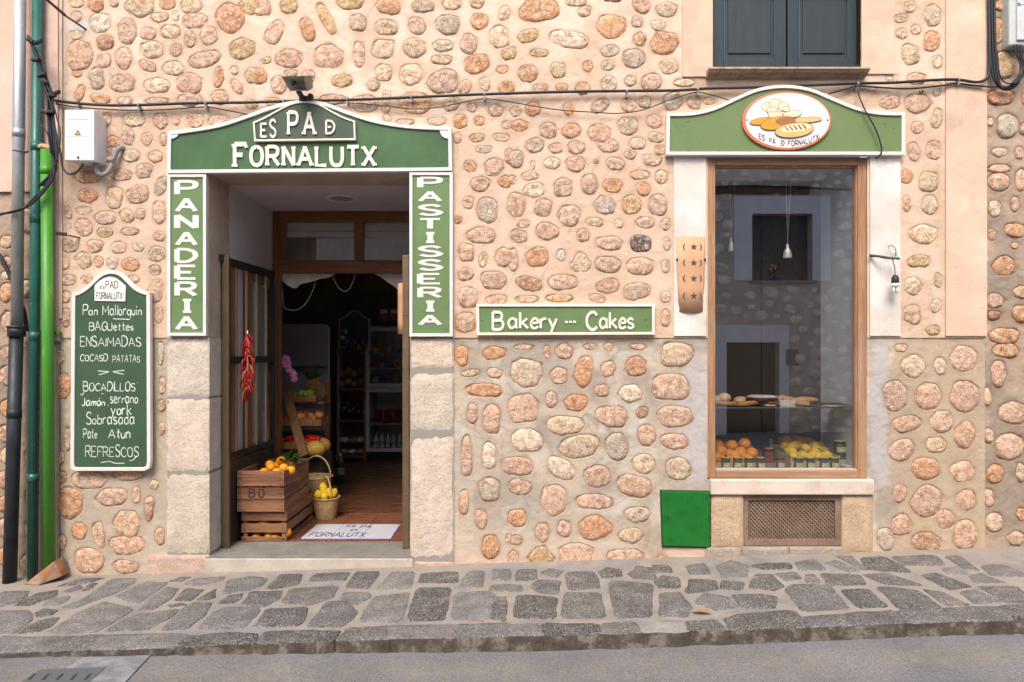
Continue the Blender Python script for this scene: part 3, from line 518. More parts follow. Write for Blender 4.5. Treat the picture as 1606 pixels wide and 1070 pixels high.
def slab(poly, drop, top=.004, name='paving_stone', col=(.1, .1, .1), parent=None, front=None):
    c = sum(poly, Vector())/len(poly); n = len(poly); v = []
    tilt = (rp.uniform(-.008, .008), rp.uniform(-.008, .008))
    for k, (s_, dz) in enumerate(((1.0, -drop), (1.0, top-.0035), (1-.008/max(.05, (poly[0]-c).length), top), (.5, top+.0005))):
        for q in poly:
            d = (q-c)*s_; x, y = c.x+d.x, c.y+d.y
            if k == 0 and drop > .05: y -= .004
            v.append((x, y, gz(x)+dz+(d.x*tilt[0]+d.y*tilt[1])*(k > 0)+rp.uniform(-.0012, .0012)*(k > 0)))
    v.append((c.x, c.y, gz(c.x)+top))
    f = [(i*n+k, i*n+(k+1) % n, (i+1)*n+(k+1) % n, (i+1)*n+k) for i in range(3) for k in range(n)]+[(3*n+k, 3*n+(k+1) % n, 4*n) for k in range(n)]
    o = obj(name, MB().add(v, f, True), M_pave, parent, color=col)
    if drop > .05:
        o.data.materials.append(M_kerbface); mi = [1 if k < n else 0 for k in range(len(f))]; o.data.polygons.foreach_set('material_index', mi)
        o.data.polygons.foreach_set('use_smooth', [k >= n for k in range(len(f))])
    return o
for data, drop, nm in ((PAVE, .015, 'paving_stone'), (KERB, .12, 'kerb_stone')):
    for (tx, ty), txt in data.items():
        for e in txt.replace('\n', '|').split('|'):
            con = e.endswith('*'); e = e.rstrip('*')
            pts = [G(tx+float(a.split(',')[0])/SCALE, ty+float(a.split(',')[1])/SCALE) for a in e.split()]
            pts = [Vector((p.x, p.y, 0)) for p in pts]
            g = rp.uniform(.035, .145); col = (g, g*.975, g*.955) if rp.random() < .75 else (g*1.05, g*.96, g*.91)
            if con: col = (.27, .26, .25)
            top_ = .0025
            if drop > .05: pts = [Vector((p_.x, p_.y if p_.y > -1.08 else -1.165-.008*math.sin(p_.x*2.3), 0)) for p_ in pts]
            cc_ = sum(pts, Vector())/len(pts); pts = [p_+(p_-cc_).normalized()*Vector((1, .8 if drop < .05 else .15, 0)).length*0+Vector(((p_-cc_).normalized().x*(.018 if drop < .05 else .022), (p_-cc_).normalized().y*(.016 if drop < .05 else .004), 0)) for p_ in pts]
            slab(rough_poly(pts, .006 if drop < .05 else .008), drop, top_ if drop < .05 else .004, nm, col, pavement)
# drain cover and concrete surround at the left edge of the road
t = thing('drain_cover', 'rectangular metal drain cover set in pale concrete at the road edge, lower left', 'drain cover', G(90, 1060, -.08))
def road_rect(pts, z0, z1):
    q = [G(a, b, GZ0-.036) for a, b in pts]; n = 4
    v = [(p.x, p.y, p.z+z1) for p in q]+[(p.x, p.y, p.z+z0) for p in q]
    return MB().add(v, [(0, 1, 2, 3), (0, 4, 5, 1), (1, 5, 6, 2), (2, 6, 7, 3), (3, 7, 4, 0)])
M_conc = mat('pale_concrete', (.28, .28, .29), rough=.85, var=.14, vsc=8, fine=.2, bump=.3, bsc=60, col2=(.20, .20, .21), c2s=7)
obj('concrete_surround', road_rect([(16, 1038), (236, 1030), (170, 1100), (-60, 1110)], -.02, .008), M_conc, t)
obj('cover_plate', road_rect([(36, 1054), (166, 1050), (120, 1090), (-10, 1095)], -.02, .0105), flat('cast_iron', (.12, .125, .13), .6), t)
for k in range(5):
    a, b = 52+k*22, 1061
    obj('slot', road_rect([(a, b), (a+4, b-.5), (a-4, b+9), (a-9, b+9)], 0, .0125), flat('slot_dark', (.05, .05, .05), .9), t)  # dark slivers laid on the plate as slots

# ------------------------------------------------------------------ colours of the plaster
def lerp(a, b, t): return a*(1-t[..., None])+np.array(b)*t[..., None]
def blob(X, Z, px, py, rx, ry, seed=3, soft=.35):
    p = P(px, py); d = np.hypot((X-p.x)/(rx*D/F), (Z-p.z)/(ry*D/F))+.55*fbm(X, Z, 7, seed, 3)
    return 1-sstep(1-soft, 1+soft*.3, d)
UP = (.635, .50, .375)
def col_upper(X, Z, near):
    c = np.ones(X.shape+(3,))*np.array(UP)
    c = lerp(c, (.71, .56, .43), sstep(-.1, .3, fbm(X, Z, 1.3, 31, 4)))
    c = lerp(c, (.60, .42, .30), .55*sstep(.05, .35, fbm(X, Z, 2.1, 41, 4)))
    c = lerp(c, (.77, .64, .51), .6*sstep(.12, .34, fbm(X, Z, 4.5, 61, 4))); c = lerp(c, (.56, .40, .285), .5*sstep(.12, .34, fbm(X, Z, 5.5, 67, 4)))
    z0 = P(0, 205).z; c = lerp(c, (.62, .44, .325), .5*sstep(z0+.25, z0-.05, Z+.2*fbm(X, Z, 2, 8)))      # more ochre below the cable
    # darker brown bands under the sill and the wires
    for a in ((1180, 145, 130, 18), (1330, 160, 60, 25), (1085, 130, 30, 12), (640, 165, 60, 14)): c = lerp(c, (.42, .29, .19), .55*blob(X, Z, *a, seed=a[0] % 50))
    c = lerp(c, (.55, .52, .49), .8*blob(X, Z, 122, 42, 22, 22, 2))
    c = lerp(c, (.40, .32, .25), .5*blob(X, Z, 100, 120, 8, 110, 5)+.35*blob(X, Z, 100, 420, 10, 110, 6))
    for k in range(26):                      # fine cracks
        r_ = random.Random(k*7+1); x0, zz = r_.uniform(-2.8, 3), r_.uniform(1.4, 3.7); sl_ = r_.uniform(-.6, .6); L = r_.uniform(.06, .25)
        ln = np.abs((X-x0)-sl_*(Z-zz)-.02*fbm(X, Z, 18, k, 2)); c = lerp(c, (.38, .29, .21), .45*(ln < .004)*(np.abs(Z-zz) < L/2))
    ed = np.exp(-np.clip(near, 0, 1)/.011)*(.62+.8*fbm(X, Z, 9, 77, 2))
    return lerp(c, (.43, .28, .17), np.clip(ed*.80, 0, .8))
def col_lower(X, Z, near):
    c = np.ones(X.shape+(3,))*np.array((.48, .40, .315))
    c = lerp(c, (.40, .355, .305), sstep(-.12, .2, fbm(X, Z, 1.7, 13, 4)))
    c = lerp(c, (.58, .49, .385), .6*sstep(.05, .3, fbm(X, Z, 2.7, 17, 4)))
    c = lerp(c, (.33, .29, .245), .6*sstep(.10, .3, fbm(X, Z, 5, 71, 4))); c = lerp(c, (.62, .56, .47), .55*sstep(.14, .34, fbm(X, Z, 6, 73, 4)))
    zg = gz(X); c = lerp(c, (.66, .55, .43), .6*sstep(.42, .02, Z-zg+.15*fbm(X, Z, 4, 3)))
    c = lerp(c, (.63, .46, .36), .8*sstep(.10, .0, Z-zg+.05*fbm(X, Z, 6, 4)))
    gl = P(1400, 0).x; c = lerp(c, (.47, .36, .245), .75*sstep(gl-.05, gl+.05, X+.1*fbm(X, Z, 5, 6)))
    gl = P(262, 0).x; c = lerp(c, (.48, .415, .315), .75*(X < gl))
    for a in ((1085, 640, 26, 130), (1090, 700, 24, 60), (1380, 640, 18, 120)): c = lerp(c, (.47, .445, .43), .9*blob(X, Z, *a, seed=a[0] % 40, soft=.3))
    for a in ((990, 650, 40, 30), (1000, 730, 30, 60), (960, 790, 40, 20)): c = lerp(c, (.60, .55, .48), .6*blob(X, Z, *a, seed=a[1] % 40))
    for a in ((940, 690, 60, 12), (1010, 810, 16, 60), (740, 560, 20, 40), (1030, 850, 20, 40), (1390, 800, 20, 50)): c = lerp(c, (.33, .27, .20), .5*blob(X, Z, *a, seed=a[1] % 40))
    for k in range(30):
        r_ = random.Random(k*5+2); x0, zz = r_.uniform(-.3, 1.3), r_.uniform(.2, 1.3); sl_ = r_.uniform(-2, 2); L = r_.uniform(.05, .2)
        ln = np.abs((X-x0)-sl_*(Z-zz)-.03*fbm(X, Z, 18, k, 2)); c = lerp(c, (.27, .22, .17), .5*(ln < .004)*(np.abs(Z-zz) < L/2))
    z0 = P(0, 531).z; c = lerp(c, (.36, .30, .24), .35*sstep(z0-.05, z0, Z))
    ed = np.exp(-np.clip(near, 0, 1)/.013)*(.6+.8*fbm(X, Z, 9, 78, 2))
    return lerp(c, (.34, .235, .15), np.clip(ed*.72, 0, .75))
def col_side(X, Z, near):
    c = np.ones(X.shape+(3,))*np.array((.41, .31, .235))
    c = lerp(c, (.33, .27, .21), sstep(-.1, .2, fbm(X, Z, 1.9, 53, 4))); c = lerp(c, (.48, .36, .26), .6*sstep(.05, .3, fbm(X, Z, 3.3, 57, 4)))
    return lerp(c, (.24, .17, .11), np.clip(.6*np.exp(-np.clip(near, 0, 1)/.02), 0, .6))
def col_band(c0, c1, seed):
    def f(X, Z, near):
        c = np.ones(X.shape+(3,))*np.array(c0)
        c = lerp(c, c1, sstep(-.15, .3, fbm(X, Z, 2.2, seed, 4)))
        return lerp(c, tuple(.72*k for k in c0), .4*sstep(.22, .4, fbm(X, Z, 7, seed+3, 3)))
    return f

# ------------------------------------------------------------------ the bakery building
house = thing('village_house', 'rubble stone bakery house front with peach pointing, shop door and display window', 'house', (0, 0, 0))
DX0, DX1, DZ1 = -1.983, -.665, 2.533
WX0, WX1 = P(1107, 0).x, P(1363, 0).x; WZ0, WZ1 = P(0, 750).z, P(0, 245).z
VX0, VX1 = P(1166, 0).x, P(1320, 0).x; VZ0, VZ1 = P(0, 857).z, P(0, 776).z
SX0, SX1 = P(1117, 0).x, P(1349, 0).x; SZ0 = P(0, 114).z
ZS = P(0, 530).z
holes = [(DX0, DX1, -1, DZ1), (WX0+.01, WX1-.01, WZ0-.01, WZ1), (VX0, VX1, VZ0, VZ1), (SX0, SX1, SZ0, 4.5)]
XA, XB = P(94, 0).x, P(1546, 0).x
hole_boxes = [(P(1055, 0).x-.02, P(1411, 0).x+.02, P(0, 527).z, P(0, 250).z), (P(1070, 0).x-.01, P(1400, 0).x+.01, P(0, 120).z, 9)]
def ok(s): return not any(a-.5*s.a < s.x < b+.5*s.a and c-.3*s.b < s.z < d+.3*s.b for a, b, c, d in hole_boxes)
up = [s for s in ZONES['upper'] if ok(s)]; lo = ZONES['lower']
print('stones', len(up), len(lo), len(ZONES['left']), len(ZONES['right']))
w_up = wall_sheet('upper_wall', XA, XB, ZS, 3.78, up, col_upper, holes, parent=house)
w_lo = wall_sheet('lower_wall', XA, XB, -.28, ZS, lo, col_lower, holes, base=.007, parent=house, und=.006)
lay_stones(up, w_up); lay_stones(lo, w_lo, proud=.006, base=.007)
def coarse(name, x0, x1, z0, z1, c, parent, base=0.):
    return wall_sheet(name, x0, x1, z0, z1, [], c, step=.06, base=base, parent=parent, und=.004)
coarse('upper_wall', XA, XB, 3.78, 4.0, col_band(UP, (.72, .56, .45), 5), house)
def band(name, px0, px1, py0, py1, c0, c1, seed, th=.012, parent=house, z1=None):
    a, b = P(px0, py1), P(px1, py0); zt = z1 if z1 else b.z
    o = wall_sheet(name, a.x, b.x, a.z, zt, [], col_band(c0, c1, seed), step=.02, base=-th, und=.003, parent=parent)
    v = []; me = o.data
    # edges: a thin solid behind the face
    mb = MB().box(a.x, b.x, -th+.004, .03, a.z, zt); e = obj(name, mb, flat(name+'_edge_'+str(seed), tuple(.9*k for k in c0), .9), parent)
    return o
PINK, PINK2 = (.68, .48, .355), (.72, .53, .40)
band('plaster_band', 1070, 1117, -30, 121, PINK, PINK2, 3)
band('plaster_band', 1350, 1401, -30, 117, PINK, PINK2, 4)
band('plaster_pilaster', 1482, 1546, -30, 527, PINK, PINK2, 6)
WH, WH2 = (.66, .61, .54), (.76, .73, .68)
band('white_surround', 1056, 1106.5, 243, 527, WH, WH2, 7)
band('white_surround', 1363.5, 1411, 243, 527, WH, WH2, 8)
# thin edge filling between upper and lower render
# ---- jamb blocks, reveal, step
BL = [(.62, .55, .46), (.66, .56, .465), (.60, .53, .43), (.68, .56, .45)]
def block(px0, px1, py0, py1, d0, d1, col, nm='quoin_stone', x1=None, inner=None):
    a, b = P(px0, py1), P(px1, py0); mb = MB(); x0 = a.x; xx = x1 if x1 else b.x; n = 10; m = 10
    rb = random.Random(int(px0*7+py0)); v = []; f = []
    for j in range(m+1):                     # slightly uneven dressed face
        for i in range(n+1):
            e = min(i, n-i, j, m-j); dy = .010 if e == 0 else 0
            v.append((x0+(xx-x0)*i/n, d0+dy+rb.uniform(-.002, .002), a.z+(b.z-a.z)*j/m+(rb.uniform(-.002, .002))))
    f = [(j*(n+1)+i, j*(n+1)+i+1, (j+1)*(n+1)+i+1, (j+1)*(n+1)+i) for j in range(m) for i in range(n)]
    mb.add(v, f, True)
    mb.box(x0+.001, xx-.001, d0+.011, d1, a.z+.001, b.z-.001)
    return obj(nm, mb, M_block, house, color=col)
for i, (y0, y1) in enumerate(((530, 622), (626, 739), (743, 868))): block(262, 0, y0, y1, -.012, .30, BL[i], x1=DX0+.006)
for i, (y0, y1) in enumerate(((530, 579), (584.5, 677), (682, 878))): block(643, 712, y0, y1, -.010, .25, BL[3-i])
block(233, 329, 870, 903, -.016, .1, (.58, .42, .34)); block(648, 712, 881, 896, -.012, .1, (.60, .42, .33))
for a_, b_ in ((P(262, 0).x+.003, DX0), (P(643, 0).x+.002, P(712, 0).x-.003)): obj('jamb_mortar', MB().box(a_, b_, -.003, .2, -.1, ZS), flat('grey_joint_mortar', (.30, .28, .25), .95), house)
obj('step', MB().box(DX0-.02, DX1+.02, -.018, .3, -.2, .020), mat('step_riser', (.52, .47, .40), rough=.9, var=.15, vsc=7, bump=.4, bsc=60, col2=(.38, .33, .28), c2s=14, c2t=(.58, .68)), house, bevel=.006)
obj('threshold_slab', MB().box(DX0-.02, DX1+.02, -.012, .345, .0205, .032), M_step, house, bevel=.004)
# reveal, vestibule
mb = MB().box(DX0-.06, DX0, .006, .33, ZS, DZ1+.06).box(DX0, DX1+.1, .006, .33, DZ1, DZ1+.06).box(DX1, DX1+.06, .006, .33, -.0, DZ1)
obj('door_reveal', mb, M_reveal, house, bevel=.004)
mb = MB().box(DX0-.06, DX0-.001, .331, 1.19, .0, DZ1+.06).box(DX0-.06, DX1+.3, .331, 1.3, DZ1+.002, DZ1+.06).box(DX1+.06, DX1+.1, .331, 1.19, 0, DZ1)
obj('vestibule_wall', mb, M_inner, house)
obj('ceiling_light_trim', MB().lathe([(.0, 0), (.085, -.001), (.10, -.008), (.118, -.010), (.125, 0)], (P(537, 310, .75).x, .72, DZ1+.001), 24), M_white, house)
obj('lamp_disc', MB().lathe([(.0, -.004), (.084, -.004)], (P(537, 310, .75).x, .72, DZ1), 20), flat('dull_lens', (.35, .33, .3)), house)
# tiled vestibule floor: separate tiles
tf = struct(obj('vestibule_floor', MB().box(DX0-.05, DX1+.1, .345, 1.19, -.02, .026), flat('tile_joint', (.09, .06, .045), .9)))
for i in range(6):
    for j in range(4):
        x0 = DX0+.004+i*.222; y0 = .348+j*.212
        obj('floor_tile', MB().box(x0, min(x0+.218, DX1+.05), y0, y0+.208, .02, .0300+.0004*((i*3+j) % 3)), M_tile, tf, bevel=.002)
# shop floor boards
fl = struct(obj('shop_floor', MB().box(-3.4, .6, 1.19, 4.8, -.03, .022), flat('board_joint', (.03, .018, .012))))
M_fb = wood('floor_board_wood', (.16, .062, .028), (.10, .04, .02), rough=.28, st=(.08, 1, 1))
for k in range(38): obj('floor_board', MB().box(-3.4, .6, 1.20+k*.094, 1.20+k*.094+.091, .0, .030), M_fb, fl, bevel=.0015)
# room shell; unseen opening added in the right wall to let light in

obj('room_wall', MB().box(-3.45, -3.4, 1.2, 4.85, 0, 2.9).box(.6, .65, 1.2, 2.2, 0, 2.9).box(.6, .65, 4.2, 4.85, 0, 2.9).box(.6, .65, 2.2, 4.2, 0, .9).box(.6, .65, 2.2, 4.2, 2.5, 2.9).box(-3.45, .65, 4.8, 4.85, 0, 2.9)
    .box(-3.45, .65, 1.2, 4.85, 2.85, 2.9).box(-3.45, DX0-.061, 1.25, 1.3, 0, 2.9).box(DX1+.101, .65, 1.25, 1.3, 0, 2.9).box(DX0-.06, DX1+.1, 1.301, 1.33, 2.56, 2.9), M_room, house)
# wooden door frame with transom
dd = 1.19
def dbox(mb, x0, x1, y0, y1, d0, d1):        # box from photo pixels seen at depth d0
    a, b = P(x0, y1, d0), P(x1, y0, d0); return mb.box(a.x, b.x, d0, d1, a.z, b.z)
for a_, b_ in ((DX0+.002, DX0+.055), (DX1, DX1+.06)): obj('door_post', MB().box(a_, b_, dd, dd+.08, .026, DZ1-.001), M_door, house, bevel=.004)
zt0, zt1 = P(0, 428, dd).z, P(0, 408, dd).z; zt2 = P(0, 347, dd).z
obj('transom_rail', MB().box(DX0+.056, DX1-.001, dd+.002, dd+.075, zt0, zt1), M_doorh, house, bevel=.004)
obj('transom_rail', MB().box(DX0+.056, DX1-.001, dd+.002, dd+.075, zt2, DZ1-.002), M_doorh, house, bevel=.004)
obj('transom_mullion', MB().box(P(555, 0, dd).x, P(569, 0, dd).x, dd+.003, dd+.07, zt1+.001, zt2-.001), M_door, house, bevel=.003)
obj('transom_mullion', MB().box(DX0+.056, P(446, 0, dd).x, dd+.003, dd+.07, zt1+.001, zt2-.001), M_door, house, bevel=.003)
for a, b in ((446, 555), (569, 640)): obj('transom_pane', MB().box(P(a, 0, dd).x, P(b, 0, dd).x, dd+.035, dd+.038, zt1, zt2), M_glass3, house)
obj('roller_box', MB().box(DX0+.06, DX1-.01, dd+.10, dd+.22, P(0, 363, dd+.1).z, DZ1-.005), flat('cream_roller_box', (.62, .58, .5)), house, bevel=.01)
obj('roller_rail', MB().box(DX0+.06, DX1-.01, dd+.09, dd+.13, P(0, 372, dd+.1).z, P(0, 364, dd+.1).z), M_plastic, house)

# ---- display window
wd = .012
def frame_bar(mb, x0, x1, y0, y1, d0=wd, d1=.09): return dbox(mb, x0, x1, y0, y1, d0, d1)
obj('window_stile', frame_bar(MB(), 1106.8, 1122, 247, 750), M_woodv, house, bevel=.004)
obj('window_stile', frame_bar(MB(), 1346, 1363.3, 247, 750), M_woodv, house, bevel=.004)
obj('window_rail', frame_bar(MB(), 1122.2, 1345.8, 247, 259), M_woodh, house, bevel=.004)
obj('window_rail', frame_bar(MB(), 1122.2, 1345.8, 739, 750), M_woodh, house, bevel=.004)
mb = MB(); frame_bar(mb, 1122.2, 1345.8, 735.5, 738.8, .03, .08)
obj('glazing_bead', mb, flat('pale_bead', (.45, .38, .33)), house, bevel=.003)
mb = MB(); frame_bar(mb, 1122.2, 1345.8, 259.3, 262.5, .03, .08); frame_bar(mb, 1342.5, 1345.8, 262.6, 735.4, .03, .08)
obj('glazing_bead', mb, M_woodv, house, bevel=.003)
gx0, gx1, gz0_, gz1_ = P(1122, 0, .05).x-.01, P(1344, 0, .05).x+.01, P(0, 737, .05).z-.01, P(0, 262, .05).z+.01
pane = obj('display_pane', MB().add([(gx0, .054, gz0_), (gx1, .054, gz0_), (gx1, .054, gz1_), (gx0, .054, gz1_)], [(0, 1, 2, 3)]), M_glass, house)
bd = .60                                     # depth of display box
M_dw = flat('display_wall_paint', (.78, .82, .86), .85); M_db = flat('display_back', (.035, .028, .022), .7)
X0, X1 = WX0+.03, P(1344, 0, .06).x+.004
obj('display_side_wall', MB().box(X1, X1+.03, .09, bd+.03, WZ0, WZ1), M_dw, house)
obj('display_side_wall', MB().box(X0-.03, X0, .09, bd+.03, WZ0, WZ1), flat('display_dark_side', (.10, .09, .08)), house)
obj('display_back_panel', MB().box(X0, X1, bd, bd+.03, WZ0, WZ1).box(X0+.55, X0+.60, bd-.02, bd, WZ0, WZ1).box(X0+.20, X0+.235, bd-.015, bd, WZ0, WZ1), M_db, house)
obj('display_ceiling', MB().box(X0-.03, X1+.03, .09, bd+.03, WZ1-.01, WZ1+.03), M_dw, house)
fz = P(0, 736, .09).z
obj('display_floor', MB().box(X0, X1, .081, bd, fz-.05, fz), flat('display_floor_wood', (.30, .25, .20)), house)
sz = P(0, 638.5, .10).z
obj('glass_shelf', MB().box(X0, X1, .085, .40, sz-.008, sz), flat('green_edge_glass', (.12, .18, .17), .15), house)
# sill, plinth, vent
obj('sill_slab', MB().box(P(1113, 0).x, P(1368, 0).x, -.030, .2, P(0, 775).z, P(0, 751.5).z), mat('sill_limestone', (.66, .58, .49), rough=.8, var=.1, vsc=8, fine=.12, bump=.3, bsc=60, col2=(.60, .45, .33), c2s=9, c2t=(.52, .68)), house, bevel=.008)
def rubbly(px0, px1, py0, py1, col, nm='plinth_stone', d0=-.012): return block(px0, px1, py0, py1, d0, .15, col, nm)
TAN = (.56, .41, .27)
rubbly(1116, 1165, 776, 857, TAN); rubbly(1321, 1367, 777, 866, TAN)
for a, b, y0, y1 in ((1108, 1162, 858, 882), (1163.5, 1236, 858, 880), (1237.5, 1320, 858, 877), (1321.5, 1369, 867, 877)): rubbly(a, b, y0, y1, (.36, .31, .26), 'plinth_stone', -.02)
for a_, b_ in ((P(1105, 0).x, VX0), (VX1, P(1369, 0).x)): obj('plinth_mortar', MB().box(a_, b_, 0.0, .1, P(0, 882).z, P(0, 774).z), flat('tan_mortar', (.42, .35, .27), .95), house)
# lattice vent
vent = thing('vent_grille', 'brown wooden lattice grille in a frame low under the display window', 'grille', P(1243, 857, 0))
M_vw = wood('weathered_wood', (.23, .155, .11), (.30, .22, .165), rough=.85, st=(.2, 1, .2))
def vb(a, b, c, d): return dbox(MB(), a, b, c, d, .012, .05)
obj('frame_rail', vb(1167, 1320, 776.5, 785), M_vw, vent, bevel=.003); obj('frame_rail', vb(1167, 1320, 846, 856.5), M_vw, vent, bevel=.003)
obj('frame_stile', vb(1166.5, 1174, 785.3, 845.7), M_vw, vent, bevel=.003); obj('frame_stile', vb(1310, 1320, 785.3, 845.7), M_vw, vent, bevel=.003)
a, b = P(1173.5, 846.5, .03), P(1310.5, 784.5, .03)
def clipline(cx, sgn, w_=.0065, y=0.):
    # 45 degree slat across the rectangle
    x0, x1, z0, z1 = a.x, b.x, a.z, b.z; pts = []
    for z in (z0, z1):
        x = cx+sgn*(z-z0)
        if x0 <= x <= x1: pts.append((x, z))
    for x in (x0, x1):
        z = z0+(x-cx)*sgn
        if z0 < z < z1: pts.append((x, z))
    if len(pts) < 2: return None
    (xa, za), (xb, zb) = pts[:2]
    if math.hypot(xa-xb, za-zb) < .01: return None
    return MB().bar((xa, y, za), (xb, y, zb), .005, w_, up=(0, 1, 0)) if False else MB().obox(((xa+xb)/2, y, (za+zb)/2), Vector((xb-xa, 0, zb-za))/2, (0, .0025, 0), Vector((-(zb-za), 0, xb-xa)).normalized()*w_/2)
Wd = b.x-a.x; Hd = b.z-a.z; sp = .027
for sgn, y in ((1, .036), (-1, .030)):
    k = 0; x = (a.x-Hd if sgn > 0 else a.x)
    while x < (b.x if sgn > 0 else b.x+Hd):
        m_ = clipline(x, sgn, .0105, y)
        if m_: obj('lattice_slat', m_, M_vw, vent)
        x += sp
obj('backing', MB().box(a.x-.01, b.x+.01, .12, .13, a.z-.01, b.z+.01), flat('rusty_dark', (.07, .045, .03), .9), vent)

# ---- shuttered window above
sh = thing('shuttered_window', 'closed dark teal wooden shutters above the display window', 'shutters', P(1233, 114, .05))
M_edge = flat('teal_edge', (.03, .13, .17))
for (x0, x1) in ((1118, 1233), (1235.5, 1348)):
    r0 = dbox(MB(), x0, x0+17, -60, 113.5, .05, .085); dbox(r0, x1-17, x1, -60, 113.5, .05, .085)
    lf = obj('shutter_leaf', dbox(dbox(r0, x0+17.1, x1-17.1, 92, 113.5, .051, .085), x0+17.1, x1-17.1, -60, -48, .051, .085), M_shut, sh, bevel=.003)
    obj('shutter_panel', dbox(MB(), x0+16, x1-16, -50, 93, .066, .08), M_shut, lf)
    obj('raised_field', dbox(MB(), x0+24, x1-24, -44, 84, .058, .066), M_shut, lf, bevel=.006)
    mb = MB()
    dbox(mb, x0+17.3, x0+18.6, -48, 91.8, .056, .06); dbox(mb, x1-18.6, x1-17.3, -48, 91.8, .056, .06)
    obj('edge_line', mb, M_edge, lf)
obj('hinge', dbox(MB(), 1344, 1354, 100, 108, .02, .05), M_shut, sh, bevel=.003)
obj('hinge', dbox(MB(), 1112, 1120, 108, 114, .02, .05), M_iron, sh, bevel=.003)
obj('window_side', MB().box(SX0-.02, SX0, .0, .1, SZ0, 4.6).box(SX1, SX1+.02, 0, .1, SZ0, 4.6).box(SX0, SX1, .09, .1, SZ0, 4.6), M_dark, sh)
prof = [(0, 0), (-.035, 0), (-.04, -.012), (-.055, -.02), (-.06, -.034), (-.085, -.04), (-.09, -.062), (0.02, -.062)]
zz = P(0, 114).z+.004; xa, xb = P(1111, 0, -.06).x, P(1362, 0, -.06).x
v = [(x, -.09-q[0] if False else (-.09-q[0])*1.0, 0) for x in (0,) for q in prof]
mb = MB(); pr = [(-.080, 0), (-.087, -.014), (-.075, -.020), (-.068, -.028), (-.045, -.032), (-.035, -.044), (.02, -.046), (.05, -.0)]
v = [(x, y, zz+z) for x in (xa, xb) for y, z in pr]; n = len(pr)
mb.add(v, [tuple(range(n)), tuple(range(2*n-1, n-1, -1))]+[(i, i+n, (i+1) % n+n, (i+1) % n) for i in range(n)])
obj('window_sill', mb, mat('sill_stone', (.36, .27, .185), rough=.9, var=.15, bump=.4, bsc=60, col2=(.25, .19, .13), c2s=20), sh)

# ------------------------------------------------------------------ neighbouring houses
hr = thing('neighbour_house', 'rough rubble stone house adjoining at the right edge', 'house', (XB, 0, 0))
wr = wall_sheet('rubble_wall', XB+.001, 4.4, -.28, 3.78, ZONES['right'], col_side, base=.01, depth=.016, und=.022, ramp=.014, parent=hr, lip=0)
lay_stones(ZONES['right'], wr, proud=.008, base=.010, yb=.02)
coarse('rubble_wall', XB+.001, 4.4, 3.78, 4.0, col_side, hr, .02); coarse('rubble_wall', 4.4, 9, -.28, 4.0, col_side, hr, .02)
hl = thing('neighbour_house', 'pink plastered house with rubble stone base behind the downpipes at the left edge', 'house', (XA, 0, 0))
zl = P(0, 300).z
ls = [s for s in ZONES['left'] if s.z < zl-.02]
wl = wall_sheet('rubble_wall', -4.5, XA-.001, -.28, zl, ls, col_side, base=.03, depth=.018, und=.02, ramp=.012, parent=hl, lip=0)
lay_stones(ls, wl, proud=.012, base=.03, yb=.02)
coarse('plaster_wall', -4.5, XA-.001, zl, 4.0, col_band((.68, .47, .36), (.66, .50, .41), 15), hl, .01)
coarse('plaster_wall', -9, -4.5, -.28, 4.0, col_band((.62, .44, .34), (.66, .50, .41), 16), hl, .01)
obj('plaster_wall', MB().box(-4.5, XA-.001, .012, .05, zl, zl+.02), flat('pink_edge', (.55, .40, .31)), hl)
band('corner_strip', 68, 94, -40, 535, (.70, .50, .40), (.66, .48, .38), 21, th=.02, parent=hl)
band('corner_strip', 93.6, 99, -40, 500, (.66, .50, .38), (.56, .44, .34), 22, th=.010, parent=hl)
band('corner_strip', 40, 92, 535, 915, (.44, .36, .29), (.36, .30, .25), 23, th=-.008, parent=hl)

# ------------------------------------------------------------------ house across the street (seen in the glass)
OY = -6.5
ho = thing('opposite_house', 'grey stone house across the street with pale blue window surrounds, mirrored in the glass', 'house', (0, OY, 0))
ro = random.Random(3)
M_ow = mat('opposite_wall', (.52, .47, .40), rough=.95, var=.15, vsc=2, bump=.5, bsc=50, col2=(.62, .57, .50), c2s=3)
VD = 11.04
def Q(px, py): s = VD/F; return ((px-CX)*s, HC+(HY-py)*s)
(wx0, wz1), (wx1, wz0) = Q(1180, 335), Q(1275, 440); (dx0, dz1), (dx1, _) = Q(1140, 537), Q(1223, 600)
zb, zt = -.5, 4.6
def oy(mb, x0, x1, z0, z1, y0=OY-.3, y1=OY): return mb.box(x0, x1, y0, y1, z0, z1)
mb = MB(); oy(mb, -10, dx0, zb, zt); oy(mb, dx0, dx1, dz1, wz0); oy(mb, dx1, 10, zb, wz0); oy(mb, dx0, wx0, wz0, zt); oy(mb, wx0, wx1, wz1, zt); oy(mb, wx1, 10, wz0, zt)
obj('wall', mb, M_ow, ho)
M_blue = flat('pale_blue_plaster', (.76, .82, .86), .9)
(bx0, bz1), (bx1, bz0) = Q(1152, 307), Q(1303, 440); mb = MB()
oy(mb, bx0, wx0, bz0, bz1, OY, OY+.02); oy(mb, wx1, bx1, bz0, bz1, OY, OY+.02); oy(mb, wx0, wx1, wz1, bz1, OY, OY+.02)
obj('window_surround', mb, M_blue, ho)
(cx0, cz1), (cx1, _) = Q(1118, 510), Q(1238, 600); mb = MB()
oy(mb, cx0, dx0, zb, cz1, OY, OY+.02); oy(mb, dx1, cx1, zb, cz1, OY, OY+.02); oy(mb, dx0, dx1, dz1, cz1, OY, OY+.02)
obj('door_surround', mb, M_blue, ho)
obj('window_pane', oy(MB(), wx0, wx1, wz0, wz1, OY-.2, OY-.18), flat('dark_pane', (.03, .03, .03), .3), ho)
obj('window_ledge', oy(MB(), wx0-.03, wx1+.05, wz0-.05, wz0, OY-.1, OY+.06), M_conc, ho)
